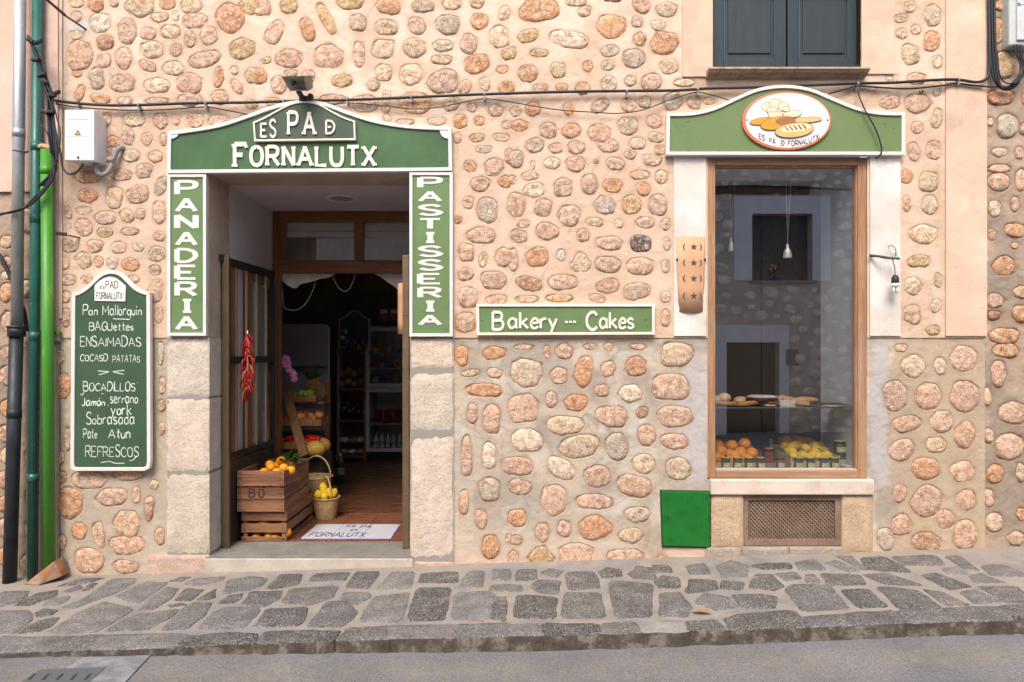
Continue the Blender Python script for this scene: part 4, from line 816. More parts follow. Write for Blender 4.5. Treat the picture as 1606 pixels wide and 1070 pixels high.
obj('door_leaf', oy(MB(), dx0, dx1, zb, dz1, OY-.2, OY-.17), flat('dark_door_leaf', (.035, .025, .02), .6), ho)
obj('lintel_beam', oy(MB(), 2.2, bx0+1.2, Q(0, 304)[1], Q(0, 292)[1], OY, OY+.05), flat('brown_beam', (.10, .06, .04)), ho)
obj('grille_block', oy(MB(), *[Q(1233, 0)[0], Q(1252, 0)[0]], Q(0, 573)[1], Q(0, 548)[1], OY, OY+.03), flat('grille_block', (.22, .2, .18)), ho)
obj('cable', MB().tube(cat([(x, OY+.07, 4.02+.03*math.sin(x*2)) for x in np.linspace(-3, 8, 14)], 4), .014, 6), M_black, ho)
mb = MB(); lst = []
for _ in range(9000):
    w_ = ro.uniform(.13, .30); h_ = w_*ro.uniform(.55, .85); x = ro.uniform(1.8, 7.0); z = ro.uniform(0, 4.5)
    if bx0-.1 < x < bx1+.1 and bz0-.1 < z < bz1+.1 or cx0-.1 < x < cx1+.1 and z < cz1+.1: continue
    if all(math.hypot((x-a_)/(c_+w_/2+.02), (z-b_)/(d_+h_/2+.02)) > 1 for a_, b_, c_, d_ in lst): lst.append((x, z, w_/2, h_/2))
for x, z, a_, b_ in lst:
    s = Stone(0, 0, 2*a_, 2*b_, ro.uniform(-.3, .3), 'c', ro); m2 = stone_mesh(s, .03, .01, 12)
    mb.add([(x+p[0], OY-p[1]+.0, z+p[2]) for p in m2.v], m2.f, True)
o = obj('rubble_stones', mb, mat('opposite_stone', (.84, .76, .66), rough=.95, var=.3, vsc=6, fine=.3, fsc=60, bump=1.5, bsc=40, big=1), ho); o['kind'] = 'stuff'
# ------------------------------------------------------------------ stroke lettering
GL = {
'A': '0,0 .4,1|.8,0 .4,1|.15,.34 .65,.34', 'B': '0,0 0,1|~0,1 .42,1 .62,.88 .6,.64 .4,.53 0,.53|~0,.53 .5,.53 .7,.4 .68,.14 .45,0 0,0',
'C': '~.7,.82 .5,1 .25,.96 .03,.7 .03,.3 .25,.03 .5,0 .7,.16', 'D': '0,0 0,1|~0,1 .4,.97 .68,.75 .7,.35 .42,.03 0,0',
'E': '0,0 0,1|0,1 .62,1|0,.5 .48,.5|0,0 .64,0', 'F': '0,0 0,1|0,1 .62,1 .66,.84|0,.52 .45,.52',
'G': '~.68,.84 .45,1 .2,.95 .02,.65 .04,.25 .25,.02 .5,.02 .68,.2|.68,.2 .68,.45 .42,.45', 'I': '.05,0 .05,1', 'J': '~.45,1 .45,.25 .3,0 .02,.1',
'K': '0,0 0,1|.6,1 0,.45|.2,.6 .65,0', 'L': '0,1 0,0 .6,0', 'M': '0,0 .08,1 .42,.35 .76,1 .84,0', 'N': '0,0 0,1|0,1 .62,0|.62,0 .62,1',
'O': '~.37,1 .12,.88 .02,.5 .12,.12 .37,0 .62,.12 .72,.5 .62,.88 .37,1', 'P': '0,0 0,1|~0,1 .46,1 .64,.86 .6,.58 .4,.47 0,.47',
'R': '0,0 0,1|~0,1 .46,1 .64,.86 .6,.6 .4,.5 0,.5|.32,.5 .70,0', 'S': '~.6,.84 .42,1 .14,.96 .03,.76 .18,.57 .45,.46 .62,.26 .5,.04 .22,0 .02,.15',
'T': '0,1 .7,1|.35,1 .35,0', 'U': '~0,1 0,.3 .15,.03 .34,0 .53,.03 .68,.3 .68,1', 'V': '0,1 .35,0 .7,1', 'X': '0,1 .68,0|0,0 .68,1', 'Y': '0,1 .35,.5|.7,1 .35,.5|.35,.5 .35,0',
'Ð': '0,0 0,1|~0,1 .4,.97 .68,.75 .7,.35 .42,.03 0,0|.14,.5 .42,.5', 
'a': '~.48,.5 .28,.62 .08,.5 .03,.25 .2,.0 .45,.15|.5,.62 .5,.08 .6,0', 'b': '0,1 0,.02|~0,.42 .22,.6 .46,.48 .48,.16 .25,0 0,.08', 'c': '~.42,.52 .25,.62 .05,.45 .05,.15 .22,0 .44,.1',
'd': '~.45,.5 .26,.6 .05,.45 .04,.14 .22,0 .45,.12|.47,1 .47,0', 'e': '~.04,.32 .46,.36 .38,.58 .2,.6 .04,.35 .1,.06 .3,0 .48,.12', 'g': '~.46,.5 .26,.6 .05,.45 .06,.15 .24,.05 .46,.2|~.48,.6 .46,-.2 .3,-.35 .05,-.25',
'i': '.06,0 .06,.6|.06,.78 .07,.86', 'í': '.06,0 .06,.6|.06,.78 .14,.94', 'j': '~.3,.6 .3,-.1 .1,-.25', 'k': '0,1 0,0|.44,.6 0,.26|.12,.36 .5,0', 'l': '.05,1 .05,0', 'm': '0,0 0,.6|~0,.42 .16,.6 .3,.5 .3,0|~.3,.42 .46,.6 .6,.5 .6,0',
'n': '0,0 0,.6|~0,.42 .2,.6 .38,.5 .42,.3 .42,0', 'o': '~.24,.6 .06,.5 .02,.3 .08,.08 .24,0 .4,.08 .47,.3 .4,.52 .24,.6', 'p': '0,.6 0,-.35|~0,.45 .22,.62 .46,.48 .46,.18 .24,.02 0,.12',
'q': '~.45,.5 .26,.6 .05,.45 .06,.15 .24,.02 .45,.15|.48,.62 .48,-.35', 'r': '0,0 0,.6|~0,.4 .16,.58 .36,.58', 's': '~.4,.5 .22,.62 .05,.5 .12,.34 .34,.26 .4,.1 .2,0 .02,.1',
't': '.2,.92 .2,.1 .36,0|0,.6 .42,.6', 'u': '~0,.6 0,.2 .15,0 .35,.1 .42,.3|.44,.6 .44,0', 'y': '0,.6 .24,.08|.5,.6 .1,-.35', '-': '0,.35 .12,.42 .2,.32|.3,.36 .42,.44 .5,.33|.6,.36 .7,.44 .8,.34',
'"': '.0,1 .04,.8|.14,1 .18,.8', '<': '.3,.6 0,.35 .3,.1', '.': '.02,0 .07,.03', 'ó': '~.24,.6 .06,.5 .02,.3 .08,.08 .24,0 .4,.08 .47,.3 .4,.52 .24,.6|.26,.75 .36,.92', '1': '.1,.8 .25,1 .25,0', 'Á': '0,0 .4,1|.8,0 .4,1|.15,.34 .65,.34|.42,1.12 .56,1.25',
}
def glyph(c):
    st = []
    for s_ in GL[c].split('|'):
        sm = s_[0] == '~'; pts = [tuple(map(float, p.split(','))) for p in s_.lstrip('~').split()]
        if sm: pts = [(v.x, v.y) for v in cat([(a, b, 0) for a, b in pts], 4)]
        st.append((sm, pts))
    return st
def gwidth(c): return max(p[0] for _, q in glyph(c) for p in q) if c != ' ' else .38
def ribbon(mb, pts, wd_, T, y0, y1, taper=False):
    """pts in glyph plane -> flat-fronted stroke; T maps (u, v) to (x, z)"""
    n = len(pts); L = []; Rr = []
    for i, p in enumerate(pts):
        a = pts[max(i-1, 0)]; b = pts[min(i+1, n-1)]
        d = Vector((b[0]-a[0], b[1]-a[1])); d = d.normalized() if d.length else Vector((1, 0)); nn = Vector((-d.y, d.x))
        k = 1.
        if 0 < i < n-1:
            d1 = (Vector(p)-Vector(a)).normalized(); k = min(1.6, 1/max(.5, abs(Vector((-d1.y, d1.x)).dot(nn))))
        w_ = wd_*k*(1-.35*abs(2*i/(n-1)-1)**3 if taper else 1)
        L.append((p[0]+nn.x*w_/2, p[1]+nn.y*w_/2)); Rr.append((p[0]-nn.x*w_/2, p[1]-nn.y*w_/2))
    q = [T(*p) for p in L]+[T(*p) for p in Rr]
    v = [(x, y0, z) for x, z in q]+[(x, y1, z) for x, z in q]; m = 2*n
    f = [(i, i+1, n+i+1, n+i) for i in range(n-1)]
    f += [(i, m+i, m+i+1, i+1) for i in range(n-1)]+[(n+i, n+i+1, m+n+i+1, m+n+i) for i in range(n-1)]
    f += [(0, n, m+n, m), (n-1, m+n-1, m+2*n-1, 2*n-1)]
    mb.add(v, f)
def letters(txt, px0, px1, pyt, pyb, d, thick, wd_, m, parent, serif=0, each=True, name='letter', gap=.22, taper=False, jit=0., rot=0., y_of=None, adv=None, seed=1, T0=None):
    """cap height runs from pyt to pyb, line fitted between px0 and px1 (photo pixels on plane y = d)"""
    tot = sum(gwidth(c)+gap for c in txt)-gap; h = pyb-pyt; sx = (px1-px0)/tot; u0 = 0; rj = random.Random(seed); out = []; mb = MB(); idx = 0
    for c in txt:
        if c == ' ': u0 += gwidth(c)+gap; continue
        js = rj.uniform(-jit, jit); jr = rj.uniform(-jit, jit)
        if each: mb = MB(); idx = 0
        def T(u, v, u0=u0, js=js, jr=jr):
            X = px0+(u0+u+v*jr*.5)*sx; Yp = pyb-(v*(1+js))*h+(y_of(X) if y_of else 0)
            if T0: return T0(X, Yp)
            p = P(X, Yp, d); return (p.x, p.z)
        ar = sx/h; wd2 = wd_
        strokes = glyph(c)
        if serif:
            ends = []
            for sm, pts in strokes:
                for e in ((pts[0], pts[1]), (pts[-1], pts[-2])):
                    if (abs(e[0][1]) < .02 or abs(e[0][1]-1) < .02) and abs(e[0][0]-e[1][0]) < .72*abs(e[0][1]-e[1][1]) and not sm: ends.append(e[0])
            for e in ends:
                hw = serif/ar if False else serif
                strokes = strokes+[(False, [(e[0]-hw, e[1]+(wd_*.28 if e[1] < .5 else -wd_*.28)), (e[0]+hw, e[1]+(wd_*.28 if e[1] < .5 else -wd_*.28))])]
        for k, (sm, pts) in enumerate(strokes):
            ww = wd2 if k < len(glyph(c)) else wd2*.62
            ribbon(mb, pts, ww, T, d-thick-.00015*(idx % 9), d, taper); idx += 1
        if each: out.append(obj(name, mb, m, parent))
        u0 += gwidth(c)+gap
    if not each: out.append(obj(name, mb, m, parent))
    return out
def px(poly, d): return [(P(a, b, d).x, P(a, b, d).z) for a, b in poly]
def inset(poly, t):
    n = len(poly); A = sum(poly[i][0]*poly[(i+1) % n][1]-poly[(i+1) % n][0]*poly[i][1] for i in range(n)); sg = 1 if A > 0 else -1; out = []
    for i in range(n):
        p0, p1, p2 = Vector(poly[i-1]), Vector(poly[i]), Vector(poly[(i+1) % n])
        d1 = (p1-p0).normalized(); d2 = (p2-p1).normalized(); n1 = Vector((-d1.y, d1.x))*sg; n2 = Vector((-d2.y, d2.x))*sg; b = (n1+n2)
        b = b/max(.35, b.length_squared)*2; out.append(tuple(p1+b*t))
    return out
def scr(parent, pts, d, r=.006):
    for a, b in pts:
        p = P(a, b, d); o = obj('screw', MB().lathe([(0, .004), (r*.6, .0035), (r, .001), (r, 0)], (0, 0, 0), 10), M_screw, parent, loc=None)
        o.data.transform(Matrix.Translation(p) @ Matrix.Rotation(R(90), 4, 'X'))
def sc_pts(pts, n=5): return [(v.x, v.y) for v in cat([(a, b, 0) for a, b in pts], n)]

# main sign over the door
d = -.045
top = sc_pts([(263, 207), (300, 202), (345, 194), (385, 181), (420, 168), (450, 160), (480, 157), (510, 161), (545, 174), (585, 187), (630, 195), (670, 198), (708, 199)], 3)
out = px(top+[(709, 268), (262, 272)], d)
sg = thing('shop_sign', 'large green fascia sign above the shop door reading ES PA D FORNALUTX', 'sign', P(486, 270, d))
obj('sign_panel', MB().prism(inset(out, .012), d+.012, d+.035), M_green, sg)
obj('frame', MB().ring(out, inset(out, .022), d-.002, d+.04), M_white, sg, bevel=.002)
for cx_, s_ in ((268, 1), (703, -1)):
    p = P(cx_, 207, d); mb = MB(); q = [(p.x-.01*s_, p.z+.008)]+[(p.x+s_*.055*math.cos(t), p.z-.055*math.sin(t)+.012) for t in np.linspace(0, math.pi/2, 7)]+[(p.x-.01*s_, p.z-.045)]
    if s_ < 0: q = q[::-1]
    obj('corner_ornament', mb.prism(q, d+.0015, d+.03), M_white, sg)
letters('F', 369, 387, 227, 262, d+.013, .012, .20, M_cream, sg, serif=.16)
letters('ORNALUTX', 394, 588, 231, 260, d+.013, .012, .20, M_cream, sg, serif=.13, gap=.30)
b2 = sc_pts([(397, 192), (415, 184), (435, 173), (455, 163), (478, 159), (500, 163), (520, 174), (540, 184), (557, 190)], 3)
out2 = px(b2+[(558, 220), (399, 222)], d-.01)
nb = obj('name_board', MB().prism(inset(out2, .006), d-.008, d+.012), M_dkgreen, sg)
obj('board_frame', MB().ring(out2, inset(out2, .011), d-.016, d+.0115), M_cream, nb, bevel=.002)
letters('E', 410, 419, 195, 215, d-.008, .010, .17, M_cream, sg, serif=.10)
letters('S', 424, 433, 189, 215, d-.008, .010, .15, M_cream, sg)
letters('P', 453, 467, 177, 211, d-.008, .010, .17, M_cream, sg, serif=.13)
letters('A', 477, 494, 177, 211, d-.008, .010, .17, M_cream, sg, serif=.15)
letters('Ð', 512, 525, 190, 210, d-.008, .010, .15, M_cream, sg, serif=.08)
scr(sg, ((280, 221), (692, 217), (691, 252)), d+.012)

def vert_sign(x0, x1, y0, y1, word, lab, xs, ys, lx, m):
    s = thing('shop_sign', lab, 'sign', P((x0+x1)/2, y1, -.04)); d = -.04
    o_ = px([(x0, y0), (x1, y0), (x1, y1), (x0, y1)], d)
    obj('sign_panel', MB().prism(inset(o_, .01), d+.010, d+.03), m, s); obj('frame', MB().ring(o_, inset(o_, .020), d, d+.035), M_white, s, bevel=.002)
    n = len(word); hh = (ys[1]-ys[0])/n
    for i, c in enumerate(word):
        yt = ys[0]+i*hh+1.5; yb = ys[0]+(i+1)*hh-2.5; w0, w1 = (lx[0], lx[1]) if c != 'I' else ((lx[0]+lx[1])/2-1.5, (lx[0]+lx[1])/2+1.5)
        if c == 'I': obj('letter', MB().box(P(w0-5, 0, d).x, P(w1+5, 0, d).x, d+.007, d+.01, P(0, yt+4, d).z, P(0, yt, d).z).box(P(w0-5, 0, d).x, P(w1+5, 0, d).x, d+.0069, d+.01, P(0, yb, d).z, P(0, yb-4, d).z).box(P(w0-3, 0, d).x, P(w1+3, 0, d).x, d+.0072, d+.01, P(0, yb-2, d).z, P(0, yt+2, d).z), M_white, s)
        else: letters(c, w0+3, w1-3, yt+1.6, yb-1.0, d+.010, .0025, .21, M_white, s, jit=.01, seed=i)
    scr(s, ((x0+9, y0+12), (x1-9, y0+12), (x0+9, y1-12), (x1-9, y1-12)), d+.010)
vert_sign(262, 323, 273, 527, 'PANADERIA', 'tall green sign left of the door lettered PANADERIA downwards', None, (282, 520), (275, 310), M_green2)
vert_sign(642, 710, 270, 528, 'PASTISSERIA', 'tall green sign right of the door lettered PASTISSERIA downwards', None, (276, 513), (656, 693), M_green2)
# small horizontal sign
d = -.035
s = thing('shop_sign', 'small horizontal green sign with raised letters Bakery and Cakes between door and window', 'sign', P(887, 526, d))
o_ = px([(747, 477), (1027, 477), (1027, 525), (748, 526)], d)
obj('sign_panel', MB().prism(inset(o_, .01), d+.010, d+.03), M_green2, s); obj('frame', MB().ring(o_, inset(o_, .017), d, d+.034), M_cream, s, bevel=.002)
letters('B', 773, 789, 490, 517, d+.010, .008, .17, M_cream, s, serif=.1); letters('akery', 797, 873, 490, 515, d+.010, .008, .15, M_cream, s, gap=.16)
letters('-', 886, 903, 490, 515, d+.010, .006, .10, M_cream, s); letters('C', 920, 936, 490, 517, d+.010, .008, .17, M_cream, s); letters('akes', 940, 993, 490, 515, d+.010, .008, .15, M_cream, s, gap=.14)
scr(s, ((757, 502), (1012, 501), (1015, 510)), d+.010)
# display window sign with oval plaque
d = -.05
top = sc_pts([(1046, 177), (1085, 176), (1120, 168), (1155, 152), (1190, 138), (1230, 133), (1270, 138), (1305, 152), (1345, 168), (1380, 175), (1420, 176)], 3)
out = px(top+[(1420, 243), (1045, 243)], d)
s = thing('shop_sign', 'olive green fascia sign with humped top and white moulding above the display window', 'sign', P(1233, 243, d))
obj('sign_panel', MB().prism(inset(out, .01), d+.012, d+.04), M_green3, s); obj('frame', MB().ring(out, inset(out, .021), d, d+.045), M_white, s, bevel=.002)
scr(s, ((1079, 190), (1079, 232), (1386, 231), (1388, 194), (1402, 200)), d+.012)
pq = thing('oval_plaque', 'white oval ceramic plaque with orange rim and painted loaves reading ES PA D FORNALUTX', 'plaque', P(1234, 236, d-.01))
d -= .006
def ell(cx, cy, rx, ry, n=40, rot=0): return [(cx+rx*math.cos(t)*math.cos(rot)-ry*math.sin(t)*math.sin(rot), cy+rx*math.cos(t)*math.sin(rot)+ry*math.sin(t)*math.cos(rot)) for t in np.linspace(0, 2*math.pi, n+1)[:-1]]
obj('plaque_body', MB().prism(px(ell(1234, 189.5, 70, 46), d)[::-1], d, d+.018), flat('plaque_rim_red', (.62, .17, .08), .35), pq, bevel=.003)
obj('plaque_face', MB().prism(px(ell(1235, 189, 66, 43), d)[::-1], d-.0015, d+.001), flat('plaque_white', (.78, .76, .76), .25), pq)
M_b = [flat('bread_tan', (.80, .46, .17), .4), flat('bread_orange', (.78, .32, .03), .4), flat('bread_brown', (.34, .16, .05), .4), flat('bread_cream', (.85, .68, .45), .4), flat('bread_line', (.12, .07, .04), .5)]
dy = [0]
def pic(poly, m, line=True, nm='painted_loaf'):
    dy[0] += .0004; e = d-.0015-dy[0]
    if line: obj('outline', MB().prism(px(inset(poly, -.7), e)[::-1], e, e+.0003), M_b[4], pq)
    dy[0] += .0004; e = d-.0015-dy[0]; obj(nm, MB().prism(px(poly, e)[::-1], e, e+.0003), m, pq)
for c_ in ((1204, 168, 9, 7), (1216, 163, 9, 8), (1229, 167, 8, 7), (1233, 171, 5, 4), (1211, 174, 8, 6)): pic(ell(*c_, 16), M_b[3], True, 'painted_hat')
pic([(1205, 176), (1227, 176), (1227, 184), (1206, 185)], M_b[3], True, 'painted_hat')
pic(ell(1243, 179, 14, 5, 20, -.1), M_b[3]); pic(ell(1196, 190, 20, 5, 20, -.12), M_b[1]); pic(ell(1266, 188, 23, 4, 20, -.06), M_b[0])
pic(ell(1220, 193, 27, 9.5, 24, -.18), M_b[1]); pic(ell(1232, 190, 16, 6.5, 20, -.05), M_b[2], False); pic(ell(1246, 204, 30, 11, 26, -.12), M_b[0]); pic(ell(1248, 201, 24, 6, 20, -.12), M_b[3], False)
for i in range(5): pic([(1230+i*7, 198-i*.8), (1231+i*7, 197.5-i*.8), (1237+i*7, 204-i*.8), (1236+i*7, 205.5-i*.8)], M_b[4], False, 'painted_slash')
M_ink = flat('plaque_ink', (.05, .05, .07))
yo = lambda x: -((x-1238)/52)**2*14
e = d-.004
for w_, a, b in (('ES', 1190, 1199), ('PÁ', 1207, 1216), ('Ð', 1225, 1230), ('FORNALUTX', 1236, 1284)):
    letters(w_, a, b, 221, 229, e+.0012, .0008, .14, M_ink, pq, each=False, name='lettering', y_of=yo, gap=.25, jit=.05)
scr(pq, ((1171, 188), (1298, 188)), e+.001)

# menu board
d = -.05
top = sc_pts([(112, 459), (122, 457), (135, 449), (148, 436), (160, 427), (174, 424), (188, 427), (200, 437), (212, 449), (225, 456), (235, 458)], 3)
out = px(top+[(236, 725), (234, 735), (226, 739), (118, 739), (111, 736), (110, 726)], d)
s = thing('menu_board', 'tall green menu board with humped top and white handwriting, left of the door', 'menu board', P(173, 739, d))
obj('board', MB().prism(inset(out, .008), d+.008, d+.03), M_board, s); obj('frame', MB().ring(out, inset(out, .024), d, d+.034), M_white, s, bevel=.003)
o2 = px(sc_pts([(148, 448), (158, 439), (172, 434), (184, 438), (197, 449)], 3)+[(196, 473), (148, 472)], d)
np_ = obj('name_plate', MB().prism(o2, d+.001, d+.0078), flat('plate_white', (.78, .77, .72)), s, bevel=.001)
M_ink2 = flat('board_ink', (.10, .12, .09))
letters('ES', 157, 164, 449, 453, d+.001, .0006, .2, M_ink2, s, each=False, name='lettering'); letters('PAD', 166, 185, 441, 452, d+.001, .0006, .14, M_ink2, s, each=False, name='lettering')
letters('FORNALUTX', 151, 192, 459, 469, d+.001, .0006, .15, M_ink2, s, each=False, name='lettering', gap=.16)
for txt, a, b, y0, y1, w_ in (('Pan Mallorquín', 129, 224, 478, 495, .15), ('BAGUettes', 139, 211, 504, 519, .15), ('ENSAIMADAS', 125, 223, 527, 544, .14), ('COCASD', 125, 171, 554, 567, .16), ('PATATAS.', 176, 223, 556, 569, .15),
        ('"', 120, 123, 592, 598, .3), ('BOCADILLOS', 130, 214, 598, 614, .15), ('"', 214, 218, 598, 603, .3), ('D', 158, 164, 615, 619, .25), ('Jamón', 127, 166, 623, 637, .18), ('<', 168, 172, 631, 637, .2), ('serrano', 172, 218, 616, 633, .14), ('york', 173, 208, 634, 651, .16),
        ('Sobrasada', 134, 213, 647, 666, .13), ('Pate', 130, 154, 671, 688, .15), ('Atun', 169, 206, 671, 688, .15), ('REFRESCOS', 133, 219, 698, 717, .12)):
    txt = txt.replace('ó', 'ó'); letters(txt, a+1, b-2, y0+1.8, y1-.6, d+.0075, .0006, w_*.84, M_chalk, s, each=False, name='lettering', taper=True, jit=.16, seed=len(txt)+a, gap=.17)
mb = MB(); Tb = lambda u, v: (P(u, v, d).x, P(u, v, d).z)
for q in ([(157, 726), (170, 724), (180, 727), (194, 727)], [(153, 582), (170, 583)], [(176, 583), (194, 581)], [(154, 588), (168, 584)], [(177, 584), (193, 587)], [(176, 500), (203, 501)], [(131, 616), (127, 620), (125, 618)], [(213, 716), (208, 722), (202, 723)]): ribbon(mb, q, 1.2, Tb, d+.0068, d+.0079)
obj('flourish', mb, M_chalk, s)['kind'] = 'stuff'; scr(s, ((125, 464), (221, 467), (120, 726), (219, 728), (175, 430)), d+.008, .004)

# ------------------------------------------------------------------ pipes and cables
def pipe(nm, lab, cat_, x0, y0, x1, y1, d, wpx, m, joints=(), foot=None, group=None):
    a, b = P(x0, y0, d), P(x1, y1, d); r = wpx/2*.84*(D+d)/F; t = thing(nm, lab, cat_, b, 0, group)
    obj('pipe', MB().tube([a, b], r, 20), m, t)
    for j in joints:
        p = a.lerp(b, (j-y0)/(y1-y0)); u = (b-a).normalized(); obj('pipe_collar', MB().tube([p-u*.006, p+u*.05], r*1.07, 20), m, t)
    return t, r
z1, r1 = pipe('zinc_downpipe', 'dull grey zinc downpipe, leftmost of the pipes, ending above eye level', 'downpipe', 32.5, -120, 26.5, 516, -.08, 20, M_zinc, (204,))
for yb_ in (238,):
    p = P(30, yb_, -.08); obj('pipe_clamp', MB().tube([p+Vector((0, 0, -.005)), p+Vector((0, 0, .006))], r1*1.08, 20).ball(p+Vector((.055, -.01, 0)), .011), M_screw, z1)
b1, r2 = pipe('cast_iron_downpipe', 'black cast iron downpipe below the grey zinc one', 'downpipe', 26, 513, 15, 921, -.08, 23, M_pblack, (513, 643))
p = P(26, 521, -.08); obj('socket_head', MB().tube([p+Vector((0, 0, -.03)), p+Vector((0, 0, .035))], r2*1.28, 20).tube([p+Vector((0, 0, .025)), p+Vector((0, 0, .04))], r2*1.38, 20), M_pblack, b1)
g1, r3 = pipe('green_downpipe', 'dark teal green downpipe between the grey and the bright green pipes', 'downpipe', 60, -120, 51, 914, -.06, 17.5, M_pgreen, (225, 338, 522, 744))
g2, r4 = pipe('bright_green_pipe', 'bright grass green pipe right of the dark green one, open at its top', 'pipe', 73, 236, 77.5, 908, -.07, 20, M_lgreen, (262,))
obj('clay_socket', MB().tube(cat([P(62, 232, -.07), P(66, 229, -.07), P(73, 231, -.07), P(80, 233, -.07)], 3), .016, 8), M_terra, g2)
obj('pipe_clamp', dbox(MB(), 58, 92, 520, 525, -.04, -.01), M_lgreen, g2)
p = P(77, 902, -.07)
obj('mortar_foot', MB().add([p+Vector(q) for q in ((-.11, -.07, -.035), (.0, -.10, -.03), (.10, -.03, .0), (.09, .06, .0), (-.06, .06, -.03), (-.03, -.045, .03), (.055, -.03, .10), (.06, .05, .11), (-.03, .05, .05))], [(0, 1, 5), (1, 2, 6, 5), (2, 3, 7, 6), (3, 4, 8, 7), (4, 0, 5, 8), (5, 6, 7, 8)]), mat('rusty_mortar', (.36, .17, .075), rough=.9, var=.3, vsc=18, bump=.8, bsc=60, col2=(.25, .22, .19), c2s=16), g2)
def cable(pts, r, lab, d=-.03, nm='cable', group=None, dlist=None):
    q = cat([P(a, b, dlist[i] if dlist else d) for i, (a, b) in enumerate(pts)], 5)
    o = obj(nm, MB().tube(q, r, 8), M_black); o.data.materials[0] = M_black; return tag(o, lab, 'cable', group)
mc = cable([(84, 157), (110, 161), (160, 165), (215, 165), (300, 162), (380, 161), (450, 159), (540, 157), (640, 153), (730, 149), (850, 145), (960, 143), (1060, 142), (1110, 139), (1190, 137), (1345, 131), (1400, 130), (1460, 126), (1500, 125), (1530, 129), (1545, 125), (1551, 112), (1552, 70), (1550, -30)], .0095, 'thick black cable sagging right across the house front above both shop signs', -.035)
mb = MB()
for a in (122, 218, 323, 445, 545, 645, 760, 983, 1094, 1345, 1503):
    yy = np.interp(a, [84, 215, 450, 760, 1060, 1190, 1400, 1500], [157, 165, 159, 148, 142, 137, 130, 125])
    p = P(a, yy, -.035); c_ = obj('cable_clip', MB().tube([p+Vector((-.007, 0, 0)), p+Vector((.007, 0, 0))], .0135, 10).box(p.x-.005, p.x+.005, -.04, 0, p.z-.035, p.z-.008), M_rubber, mc)
cable([(88, 163), (120, 168), (160, 171), (200, 173), (260, 172), (320, 168), (350, 172), (395, 181)], .004, 'thin black wire under the thick cable between electric box and door sign')
cable([(500, 172), (530, 163), (560, 162), (600, 166), (650, 171), (690, 168), (730, 160), (762, 155), (800, 160), (840, 167), (880, 173), (930, 176), (970, 178), (1010, 172), (1050, 157), (1085, 146), (1098, 145), (1120, 150), (1145, 158)], .0035, 'thin black wire looping in shallow waves between the two fascia signs')
cable([(1346, 135), (1348, 152), (1358, 175), (1372, 200), (1381, 225), (1382, 241), (1374, 249)], .0045, 'short black wire hanging down over the right end of the olive sign', dlist=[-.04, -.055, -.07, -.072, -.072, -.065, -.01])
cable([(1300, 147), (1330, 139), (1346, 135), (1390, 138), (1430, 139), (1480, 134), (1500, 131), (1545, 136), (1580, 136)], .006, 'second thinner black cable running just below the thick one at upper right')
for k, (dx_, ex, lab) in enumerate(((5, 0, 'thick black cable coming down the wall edge, left of the upright bundle'), (9, 6, 'middle black cable of the upright bundle at top right'), (13, 12, 'right black cable of the upright bundle at top right'))):
    cable([(1546+dx_, -30), (1547+dx_, 40), (1549+dx_, 90), (1552+dx_, 118), (1562+dx_*.6, 134+k), (1578, 141-k*2), (1594, 134-k*3), (1606+k, 112-k*2), (1625, 90)], .0075, lab, -.03-.008*k)
cable([(1561, 70), (1565, 90), (1567, 112), (1574, 128), (1590, 130), (1612, 112)], .004, 'thin black wire beside the upright bundle at top right', -.05)
for k in range(3): cable([(1590+k*5, 70), (1594+k*4, 86), (1600+k*3, 100), (1598+k*4, 118), (1585+k*3, 132)], .005, ('black lead out of the grey meter box, left one', 'black lead out of the grey meter box, middle one', 'black lead out of the grey meter box, right one')[k], -.06)
# bundle at left
for k, (pts, lab) in enumerate((
    ([(44, 56), (52, 75), (62, 100), (70, 130), (76, 165), (79, 200), (83, 240), (84, 265), (74, 290), (55, 310), (30, 330), (-20, 338)], 'thick black cable of the left bundle that swings out across the downpipes'),
    ([(48, 60), (58, 88), (68, 118), (74, 150), (76, 190), (78, 225), (86, 262), (80, 285), (60, 310), (38, 326), (-20, 342)], 'second black cable of the left bundle, just under the first across the pipes'),
    ([(52, 72), (62, 100), (72, 140), (82, 170), (86, 200), (95, 240), (98, 262), (108, 273), (122, 268), (131, 256)], 'black lead looping from the left bundle into the electric box'),
    ([(60, 98), (70, 125), (80, 150), (88, 180), (94, 205), (93, 230), (86, 262)], 'loose black loop at the right side of the left cable bundle'),
    ([(62, 175), (64, 195), (70, 202), (76, 215), (80, 240)], 'short black loop at the left side of the cable bundle'))):
    cable(pts, (.0085, .0075, .006, .0045, .0045)[k], lab, -.135-.006*k)
for k in range(4): cable([(45+k*3, 58+k*6), (56+k*3, 88), (67+k*2, 122), (75+k*2.5, 150), (78+k*2, 185), (80+k*2.5, 215), (86+k, 245), (87-k, 268), (72-k*4, 292)], .007, 'black cable strand in the thick bundle above the bright green pipe', -.125-.004*k, group='strands of the left cable bundle')
cable([(-20, 380), (0, 402), (12, 425), (25, 455), (38, 490), (42, 520)], .013, 'stout black hose curving down behind the zinc pipe at the left edge', -.03)
for k, (a, b) in enumerate(((48, 64), (56, 94), (66, 118), (70, 128), (82, 150), (88, 146), (70, 176), (80, 176), (60, 66))):
    o = obj('cable_connector', MB().obox(P(a, b, -.155), (.022, 0, .008*(k % 3-1)), (0, .014, 0), (.003, 0, .010)).tube([P(a-3, b, -.172), P(a-3, b, -.16)], .006, 6), M_iron, bevel=.003)
    tag(o, 'small black branch connector clamped on the cable bundle by the downpipes', 'connector', 'cable connectors')
